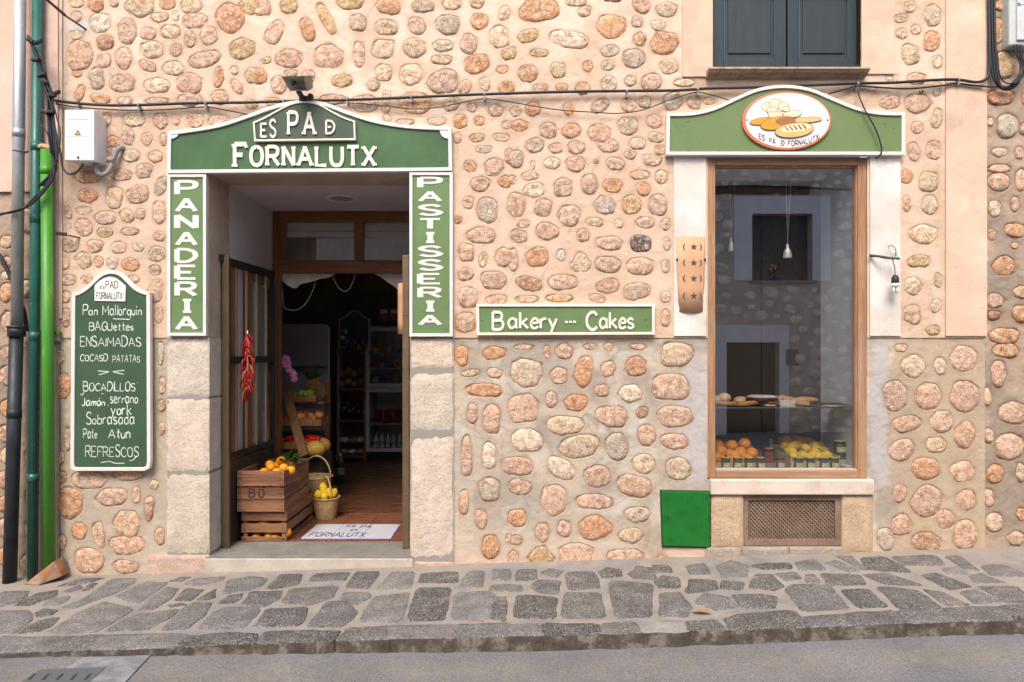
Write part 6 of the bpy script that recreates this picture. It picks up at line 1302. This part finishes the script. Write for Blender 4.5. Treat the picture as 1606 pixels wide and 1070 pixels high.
for k in range(5): pack('snack_packet', 'orange printed packet between the black foil packets', 'orange packets', P(541+k*7, 640+(k*5) % 9, 3.945), .018, .01, .02, flat('packet_orange', (.5, .18, .02)), 'packet')
for k in range(6): pack('biscuit_packet', 'yellow packet on the lowest shelf of the unit', 'yellow packets', P(540+(k % 3)*13, 690 if k < 3 else 708, 4.0), .055, .05, .035, Mbr if k % 2 else M_cloth, 'packet')
for k in range(6): pack('sweet_bag', 'blue and green sweet bag hung at the top of the shelf unit', 'sweet bags', P(543+k*6, 537+(k % 2)*5, 3.85), .03, .02, .05, flat(('bag_green', 'bag_blue', 'bag_red')[k % 3], ((.03, .18, .06), (.03, .07, .30), (.25, .02, .03))[k % 3], .2), 'bag')
# fridge
fx0, fx1, fy = -1.81, -1.19, 3.97
t = thing('drinks_fridge', 'grey two door glass fridge with milk bottles and packets at the back of the shop', 'fridge', ((fx0+fx1)/2, fy+.3, .03)); Mf = flat('fridge_grey', (.62, .61, .62), .4)
zt_, zm, zb_ = P(0, 514, fy).z, P(0, 609, fy).z, P(0, 706, fy).z
obj('cabinet', MB().box(fx0, fx0+.03, fy+.04, fy+.6, .12, zt_+.02).box(fx1-.03, fx1, fy+.04, fy+.6, .12, zt_+.02).box(fx0+.03, fx1-.03, fy+.57, fy+.6, .12, zt_+.02).box(fx0+.03, fx1-.03, fy+.04, fy+.57, zt_, zt_+.02).box(fx0+.03, fx1-.03, fy+.04, fy+.57, zm-.01, zm+.02).box(fx0+.03, fx1-.03, fy+.04, fy+.57, zb_-.03, zb_), Mf, t)
obj('black_top', MB().box(fx0, fx1, fy+.01, fy+.6, zt_+.021, zt_+.07), M_iron, t); obj('black_base', MB().box(fx0+.03, fx1-.02, fy+.05, fy+.6, .031, .119), M_iron, t)
for z0, z1 in ((zm+.012, zt_), (zb_-.02, zm-.004)):
    dr = obj('fridge_door', MB().ring([(fx0, z0), (fx1, z0), (fx1, z1), (fx0, z1)], [(fx0+.042, z0+.042), (fx1-.042, z0+.042), (fx1-.042, z1-.042), (fx0+.042, z1-.042)], fy, fy+.035), Mf, t)
    obj('door_glass', MB().box(fx0+.04, fx1-.04, fy+.016, fy+.02, z0+.04, z1-.04), M_glass2, dr); obj('lock', MB().tube([((fx0+fx1)/2, fy, z1-.02), ((fx0+fx1)/2, fy-.004, z1-.02)], .006, 8), M_iron, dr)
fz = [P(0, y, fy+.1).z for y in (554, 577, 600, 664, 702)]
for z in fz: obj('wire_shelf', MB().box(fx0+.032, fx1-.032, fy+.06, fy+.5, z-.012, z-.004), M_white, t)
for k in range(6):
    q = Vector((fx0+.10+k*.075, fy+.14, fz[4]+.0)); b = thing('milk_bottle', 'small white milk bottle in the bottom row of the fridge', 'bottle', q, 0, 'milk bottles in the fridge')
    obj('bottle_body', MB().lathe([(0, 0), (.028, 0), (.03, .02), (.03, .09), (.022, .12), (.011, .15), (.011, .165)], q, 12), flat('milk_white', (.62, .62, .52), .3), b); obj('label', MB().lathe([(.031, .03), (.031, .075)], q, 12), flat('milk_label', (.25, .36, .32)), b); obj('cap', MB().lathe([(.013, .16), (.013, .172), (0, .172)], q, 8), flat('cap_green', (.3, .4, .2)), b)
for k in range(4):
    x = fx0+.08+k*.125; o = obj('meat_packet', MB().box(x, x+.11, fy+.12, fy+.14, fz[3], fz[3]+.17), flat('red_packet', (.20, .03, .03), .15), bevel=.008); tag(o, 'dark red meat packet standing in the middle of the fridge', 'packet', 'meat packets in the fridge')
cl = [(.5, .42, .1), (.45, .08, .05), (.5, .5, .45), (.05, .1, .4), (.4, .2, .1)]
for r_, (z, n_) in enumerate(((fz[0], 6), (fz[1], 5), (fz[2], 4))):
    for k in range(n_):
        x = fx0+.07+k*.085; hh = rf.uniform(.05, .10); o = obj('food_pack', MB().box(x, x+.06, fy+.12, fy+.18, z, z+hh), flat('food_colour_%s' % 'abcde'[(k+r_) % 5], cl[(k+r_) % 5], .3), bevel=.006); tag(o, ('coloured food pack on the top fridge shelf', 'coloured food pack on the second fridge shelf', 'coloured food pack on the third fridge shelf')[r_], 'food pack', ('packs on the top fridge shelf', 'packs on the second fridge shelf', 'packs on the third fridge shelf')[r_])
for k in range(3):
    x = -1.66+k*.13; o = obj('cereal_box', MB().box(x, x+.11, fy+.1, fy+.15, zt_+.071, zt_+.25), flat('box_print', (.30, .12, .09), .5), bevel=.002); tag(o, 'printed cardboard box standing on top of the fridge', 'box', 'boxes on the fridge')
    obj('print_band', MB().box(x+.01, x+.1, fy+.0985, fy+.0995, zt_+.18, zt_+.23), M_cream, o)
# white cloth valance and cords
def drape(lab, pts, d_, seed):
    rr = random.Random(seed); n = 10; v = []; f = []
    for j in range(n+1):
        for i, (a, y0, y1) in enumerate(pts):
            u = j/n; p = P(a, y0+(y1-y0)*u, d_); v.append((p.x, d_+.02*math.sin(i*1.9+u*2)*u+.01*rr.uniform(-1, 1)*0, p.z))
    m_ = len(pts); f = [(j*m_+i, j*m_+i+1, (j+1)*m_+i+1, (j+1)*m_+i) for j in range(n) for i in range(m_-1)]
    o = obj('cloth_drape', MB().add(v, f, True), M_cloth); md = o.modifiers.new('t', 'SOLIDIFY'); md.thickness = .004; return tag(o, lab, 'cloth')
drape('white cloth bunched under the door transom at its left', [(439, 429, 432), (445, 429, 442), (452, 429, 448), (459, 429, 452), (466, 429, 452), (472, 429, 446), (482, 429, 443), (492, 429, 441), (502, 429, 438), (512, 429, 436), (520, 429, 433), (527, 429, 430)], 1.30, 1)
drape('white cloth corner under the door transom at its right', [(588, 429, 430), (596, 429, 434), (606, 429, 441), (616, 429, 448), (626, 429, 456), (640, 429, 462)], 1.30, 2)
for pts, lab in (([(441, 434), (443, 460), (446, 482), (455, 486), (466, 486), (478, 478), (488, 462), (495, 442)], 'thin white cord hanging in a wide loop under the cloth at left'), ([(522, 435), (530, 450), (537, 456), (543, 457), (549, 451), (554, 440), (557, 429)], 'thin white cord hanging in a small loop mid doorway')):
    o = obj('cord', MB().tube(cat([P(a, b, 1.35) for a, b in pts], 4), .0025, 6), M_cloth); tag(o, lab, 'cord')
# clay roof tile hanging at the right of the doorway
v = []; f = []; n = 8
t = thing('hanging_tile', 'curved terracotta roof tile hanging edge-on at the right of the doorway', 'tile', P(629, 528, .4)); top_, bot_ = P(0, 445, .4).z, P(0, 524, .4).z
for j in range(5):
    for i in range(n+1):
        u = i/n; a = math.pi*u; w_ = .075-.012*j/4; v.append((-.74-.065*math.sin(a), .42-w_*math.cos(a), top_+(bot_-top_)*j/4))
f = [(j*(n+1)+i, (j+1)*(n+1)+i, (j+1)*(n+1)+i+1, j*(n+1)+i+1) for j in range(4) for i in range(n)]
o = obj('tile_body', MB().add(v, f, True), M_terra, t); md = o.modifiers.new('t', 'SOLIDIFY'); md.thickness = .012
obj('string', MB().tube([(-.78, .42, top_-.005), (-.70, .38, top_+.14)], .002, 6), M_cloth, t)
# ceramic floor panel
t = thing('floor_plaque', 'white ceramic tile panel set in the entrance floor reading ES PA D FORNALUTX in blue', 'tile panel', (-1.19, .62, .031))
xs_ = [-1.51, -1.30, -1.085, -.866]; Mt = flat('glazed_white_tile', (.66, .66, .72), .15)
for i in range(3): obj('tile', MB().box(xs_[i]+.0015, xs_[i+1]-.0015, .42, .82, .030, .0345), Mt, t)
obj('border', MB().box(-1.516, -.860, .414, .826, .0295, .0315), flat('blue_border', (.10, .10, .35), .3), t)
M_bl = flat('tile_blue_ink', (.05, .05, .22), .3)
def Tf(X, Y): return X, Y
def floor_text(w_, x0, x1, y0, y1, wd2):    # text lies flat on the tiles
    mb = MB(); tot = sum(gwidth(c)+.22 for c in w_)-.22; u0 = 0; sx_ = (x1-x0)/tot; k = 0
    for c in w_:
        if c == ' ': u0 += .6; continue
        for sm, pts in glyph(c):
            tmp = MB(); ribbon(tmp, pts, wd2, lambda u, v_: (x0+(u0+u)*sx_, y0+v_*(y1-y0)), -(.0354+.0001*(k % 6)), -.0346); k += 1
            mb.add([(a, c_, -b) for a, b, c_ in tmp.v], tmp.f)
        u0 += gwidth(c)+.22
    obj('lettering', mb, M_bl, t)
floor_text('ES', -1.26, -1.20, .74, .79, .13); floor_text('PA', -1.15, -1.07, .70, .79, .13); floor_text('D', -1.20, -1.16, .62, .67, .15); floor_text('FORNALUTX', -1.47, -1.07, .46, .57, .13)

# ------------------------------------------------------------------ display window goods
GLs = sz                                     # top of glass shelf
def wx(a, d_): return P(a, 0, d_).x
M_past = mat('pastry', (.62, .34, .11), rough=.6, var=.25, vsc=30, fine=.15, bump=.3, col2=(.42, .17, .04), c2s=30); M_past2 = mat('pale_pastry', (.72, .50, .25), rough=.6, var=.15, vsc=25, bump=.2)
M_choc = mat('chocolate', (.07, .025, .012), rough=.5, var=.3, bump=.6, bsc=60); M_sug = mat('icing_sugar', (.72, .68, .62), rough=.9, var=.25, vsc=60, bump=.9, bsc=70, col2=(.12, .05, .03), c2s=70, c2t=(.60, .64))
Mplate = flat('plate_white', (.7, .7, .7), .3)
def plate(lab, a, d_, r):
    o = obj('plate', MB().lathe([(0, .002), (r*.8, .002), (r, .010), (r*1.01, .011), (r*.8, 0), (0, 0)], (wx(a, d_), d_, GLs+.001), 24), Mplate); tag(o, lab, 'plate'); return o
plate('white plate at the left end of the glass shelf holding rolls', 1152, .22, .12); plate('white plate under the sugared cake', 1205, .22, .11); plate('white plate on the right of the glass shelf with flat pastries', 1290, .21, .17)
def goods(nm, lab, mb, m): return tag(obj(nm, mb, m), lab, nm.replace('_', ' '))
def B(a, b, d_, rx, ry, rz): return MB().ball(P(a, b, d_), 1, 16, 10, (rx, ry, rz))
goods('bread_roll', 'round pale bread roll at the left end of the glass shelf', B(1136, 624, .22, .045, .045, .034), M_past2)
goods('bun', 'pale bun cut off by the left window post', B(1122, 628, .2, .035, .04, .035), M_past2)
goods('breadstick', 'long pale pastry bar lying at the left of the shelf, leftmost', MB().tube([P(1118, 632, .16), P(1156, 633, .16)], .013, 10), M_past)
goods('breadstick', 'long pale pastry bar lying next to the sugared cake', MB().tube([P(1157, 633.5, .15), P(1188, 631.5, .15)], .015, 10), M_past)
c = P(1195, 625, .22)
t = thing('layer_cake', 'brown layer cake dusted with white sugar in the middle of the glass shelf', 'cake', c)
obj('cake_body', MB().lathe([(0, -.025), (.10, -.025), (.108, -.01), (.105, .006), (.1, .012), (0, .014)], c, 28), M_choc, t); obj('sugar_top', MB().lathe([(.104, .004), (.1, .014), (.08, .021), (.0, .024)], c, 28), M_sug, t)
goods('fruit_tart', 'small reddish tart in front of the sugared cake', B(1208, 631.5, .15, .055, .04, .016), flat('tart_red', (.30, .07, .03), .4)); goods('tart_base', 'pale pastry base under the reddish tart', B(1208, 636, .14, .045, .035, .010), M_past2)
goods('chocolate_slice', 'chocolate speckled slice right of the cake', MB().obox(P(1232, 631, .17), (.05, 0, 0), (0, .04, 0), (0, 0, .012)), M_sug)
goods('slice_base', 'pale sponge under the speckled slice', MB().obox(P(1232, 636, .165), (.048, 0, 0), (0, .04, 0), (0, 0, .008)), M_past2)
goods('pastry', 'golden folded pastry lying right of the speckled slice', MB().tube(cat([P(1228, 627, .25), P(1240, 627, .24), P(1256, 633, .22), P(1270, 634, .2)], 3), [.012, .016, .02, .022, .022, .022, .02, .018, .016, .012][:10], 12), M_past)
goods('empanada', 'large golden turnover on the right of the glass shelf', B(1264, 627.5, .26, .085, .05, .024), M_past)
goods('flat_cake', 'thin dark chocolate cake at the right end of the shelf', MB().lathe([(0, .012), (.10, .010), (.13, .004), (.128, -.006), (0, -.006)], P(1298, 635, .20), 28), M_choc)
goods('croissant', 'small curved golden croissant lying behind the speckled slice', MB().tube(cat([P(1216, 632, .32), P(1221, 627, .31), P(1229, 625, .31), P(1237, 628, .32)], 3), [.006, .012, .018, .022, .024, .024, .022, .018, .012, .006][:10], 10), M_past)
goods('sugar_roll', 'round sugared roll behind the left rolls on the shelf', B(1162, 628, .32, .05, .05, .028), M_past2)
# floor of the window: fruit crates, jars
fzz = P(0, 736, .09).z
Myc = wood('yellow_crate_wood', (.62, .50, .18), (.55, .42, .13), rough=.7, st=(.3, .3, 1))
t = thing('yellow_crate', 'low yellow wooden crate of lemons in the display window', 'crate', (wx(1262, .3), .3, fzz))
cA, cB = P(1243, 736, .10), P(1318, 736, .10)
def yc(x0, x1, y0, y1, z0, z1): return obj('crate_board', MB().box(x0, x1, y0, y1, fzz+z0, fzz+z1), Myc, t, bevel=.002)
xl, xr = wx(1241, .11), wx(1318, .11); yc(xl, xl+.008, .12, .48, .0, .085); yc(xr-.008, xr, .12, .48, 0, .085); yc(xl, xr, .112, .12, 0, .05); yc(xl, xr, .48, .488, 0, .11)
for a in (xl, xr-.02): obj('corner_post', MB().box(a, a+.02, .489, .505, fzz, fzz+.15), Myc, t)
t = thing('yellow_crate', 'low yellow wooden crate of oranges at the left of the display window', 'crate', (wx(1150, .3), .3, fzz))
xl2, xr2 = X0+.01, wx(1190, .11); yc(xl2, xr2, .115, .123, 0, .04); yc(xr2-.008, xr2, .124, .47, 0, .07); yc(xl2, xr2, .472, .48, 0, .10)
ld = 'orange heaped at the left of the display window'
for a, b, d_ in ((1126, 707, .24), (1126, 698, .33), (1148, 699, .28), (1168, 696, .27), (1131, 708, .18), (1143, 713, .20), (1162, 710, .19), (1179, 711, .20), (1152, 715, .16), (1123, 718, .16), (1140, 700, .40), (1172, 705, .35), (1150, 722, .15), (1136, 722, .15), (1172, 721, .15)): put('orange', P(a, b, d_), .042, ld, 'oranges in the left heap of the display')
for a, b, d_ in ((1231, 692, .46), (1246, 692, .50), (1256, 694, .48), (1266, 695, .52)): put('orange', P(a, b, d_), .046, 'orange in the row behind the lemons in the display window', 'oranges behind the lemons')
for a, b, d_ in ((1232, 701, .36), (1243, 701, .32), (1241, 709, .22), (1263, 704, .25), (1258, 715, .17), (1278, 700, .34), (1285, 700, .42), (1280, 707, .26), (1276, 714, .18), (1284, 716, .16), (1297, 715, .17), (1250, 699, .40), (1265, 712, .3), (1270, 720, .16), (1290, 708, .33), (1245, 718, .2)):
    put('lemon', P(a, b, d_), .038, 'lemon in the yellow crate of the display window', 'lemons in the display crate', rot=(rf.uniform(-.4, .4), 1.57+rf.uniform(-.5, .5), rf.uniform(-.7, .7)))
for a, b, d_ in ((1133, 692, .3), (1138, 716, .13), (1289, 708, .15), (1119, 702, .2)):
    o = obj('leaf', leaf(P(a, b, d_), .05, rf.uniform(0, 6), .3), M_leaf); tag(o, 'green leaf among the fruit in the display window', 'leaf', 'leaves in the display')
Mjg = flat('jar_dark', (.10, .05, .025), .12, coat=.6); Mjr = flat('jar_red', (.30, .06, .03), .12, coat=.6); Mlid = flat('jar_lid', (.03, .03, .03), .3); Mly = mat('jar_label', (.50, .55, .08), rough=.5, var=.3, vsc=90, bump=0, col2=(.75, .75, .68), c2s=80, c2t=(.5, .54)); Mtag = flat('paper_lid_cover', (.52, .62, .03), .6)
def jar(a, d_, lab, group=None, body=Mjg, lid=Mtag, label=Mly, r=.032, h=.075, z=None):
    c = Vector((wx(a, d_), d_, fzz if z is None else z)); t = thing('jar', lab, 'jar', c, 0, group)
    obj('jar_body', MB().lathe([(0, 0), (r*.92, 0), (r, .004), (r, h*.72), (r*.85, h*.8), (r*.85, h*.84)], c, 16), body, t)
    obj('lid', MB().lathe([(r*.93, h*.80), (r*.95, h*.82), (r*.95, h*.98), (0, h)], c, 16), Mlid, t)
    if lid is not Mlid: obj('lid_cover', MB().lathe([(r*.98, h*.96), (r*.7, h*1.02), (0, h*1.03)], c, 16), lid, t)
    if label: obj('label', MB().add([c+Vector((r*1.02*math.sin(x), -r*1.02*math.cos(x), z_)) for z_ in (h*.12, h*.55) for x in np.linspace(-.8, .8, 7)], [(i, i+1, i+8, i+7) for i in range(6)], True), label, t)
    return t
lj = 'jam jar with green label and yellow lid cover in the front row of the display'
for a in (1138, 1156, 1175, 1193, 1252, 1271, 1292, 1308): jar(a, .118, lj, 'labelled jam jars in the front row')
jar(1224, .13, 'small jar with a dark blue lid between the two fruit crates', None, Mjr, Mlid, flat('white_label', (.6, .55, .5)), .03, .07)
jar(1188, .40, 'red preserve jar behind the oranges in the display, left of the two', None, Mjr, Mjr, None, .036, .09); jar(1206, .38, 'red preserve jar with orange lid left of the lemon crate', None, Mjr, M_orange, None, .036, .10)
jar(1317, .24, 'jar at the bottom of the two jar stack by the right window wall', None, Mjg, Mlid, Mly, .042, .085); jar(1317, .24, 'jar on top of the two jar stack by the right window wall', None, Mjg, Mtag, Mly, .042, .085, fzz+.086)
goods('glass_dish', 'small dish lying at the right corner of the display floor', MB().lathe([(0, 0), (.045, .004), (.05, .03), (.045, .028), (.02, .01), (0, .01)], P(1329, 735, .13)+Vector((0, 0, 0)), 18), flat('dish_grey', (.45, .42, .38), .2))
# hanging lamp in the window
def hang(lab, a, yt, yb_, d_, r):
    c = P(a, yb_, d_); t = thing('pendant_lamp', lab, 'lamp', c)
    obj('shade', MB().lathe([(r, 0), (r*.92, .03), (r*.7, .055), (r*.35, .07), (r*.3, .095), (0, .098)], c, 16), flat('polished_shade', (.72, .70, .66), .25, metal=.2), t)
    for s_ in (-.012, .03): obj('flex', MB().tube([c+Vector((0, 0, .09)), Vector((c.x+s_, d_, P(0, yt, d_).z))], .0016, 5), M_white, t)
hang('small bright conical pendant lamp hanging in the display window', 1235, 262, 405, .22, .030); hang('smaller pendant lamp hanging near the left of the display window', 1146.5, 262, 394, .40, .018)
t = thing('flower_sprig', 'small sprig of pink flowers in the middle of the display window', 'flowers', P(1215, 442, .57)); mb = MB(); m2 = MB()
for k in range(26):
    q = P(1216+rf.uniform(-10, 10), 428+rf.uniform(-10, 8), .56); m_ = leaf(q, .03, rf.uniform(0, 6), rf.uniform(0, 1)); mb.add(m_.v, m_.f, True)
for k in range(5): m2.ball(P(1213+rf.uniform(-7, 8), 420+rf.uniform(-4, 4), .55), .008, 6, 5)
obj('sprig_leaves', mb, M_leaf, t); obj('petals', m2, flat('pink_petal', (.5, .08, .15)), t)
# ------------------------------------------------------------------ small litter on the pavement
p = G(1100, 961); o = obj('dry_leaf', leaf(Vector((p.x-.05, p.y, p.z+.006)), .10, -.4, .05), flat('dry_leaf_brown', (.38, .22, .11), .8)); tag(o, 'dry brown leaf lying on the paving near the kerb', 'leaf')
M_tuft = flat('weed_green', (.10, .16, .04), .8)
mb = MB()
for k in range(7): m_ = leaf(P(1446+rf.uniform(-2, 2), 146, -.01), .022, rf.uniform(0, 6), rf.uniform(.2, 1.3)); mb.add(m_.v, m_.f, True)
tag(obj('wall_weed', mb, M_tuft), 'tiny green weed growing in the wall under the cables at right', 'weed')
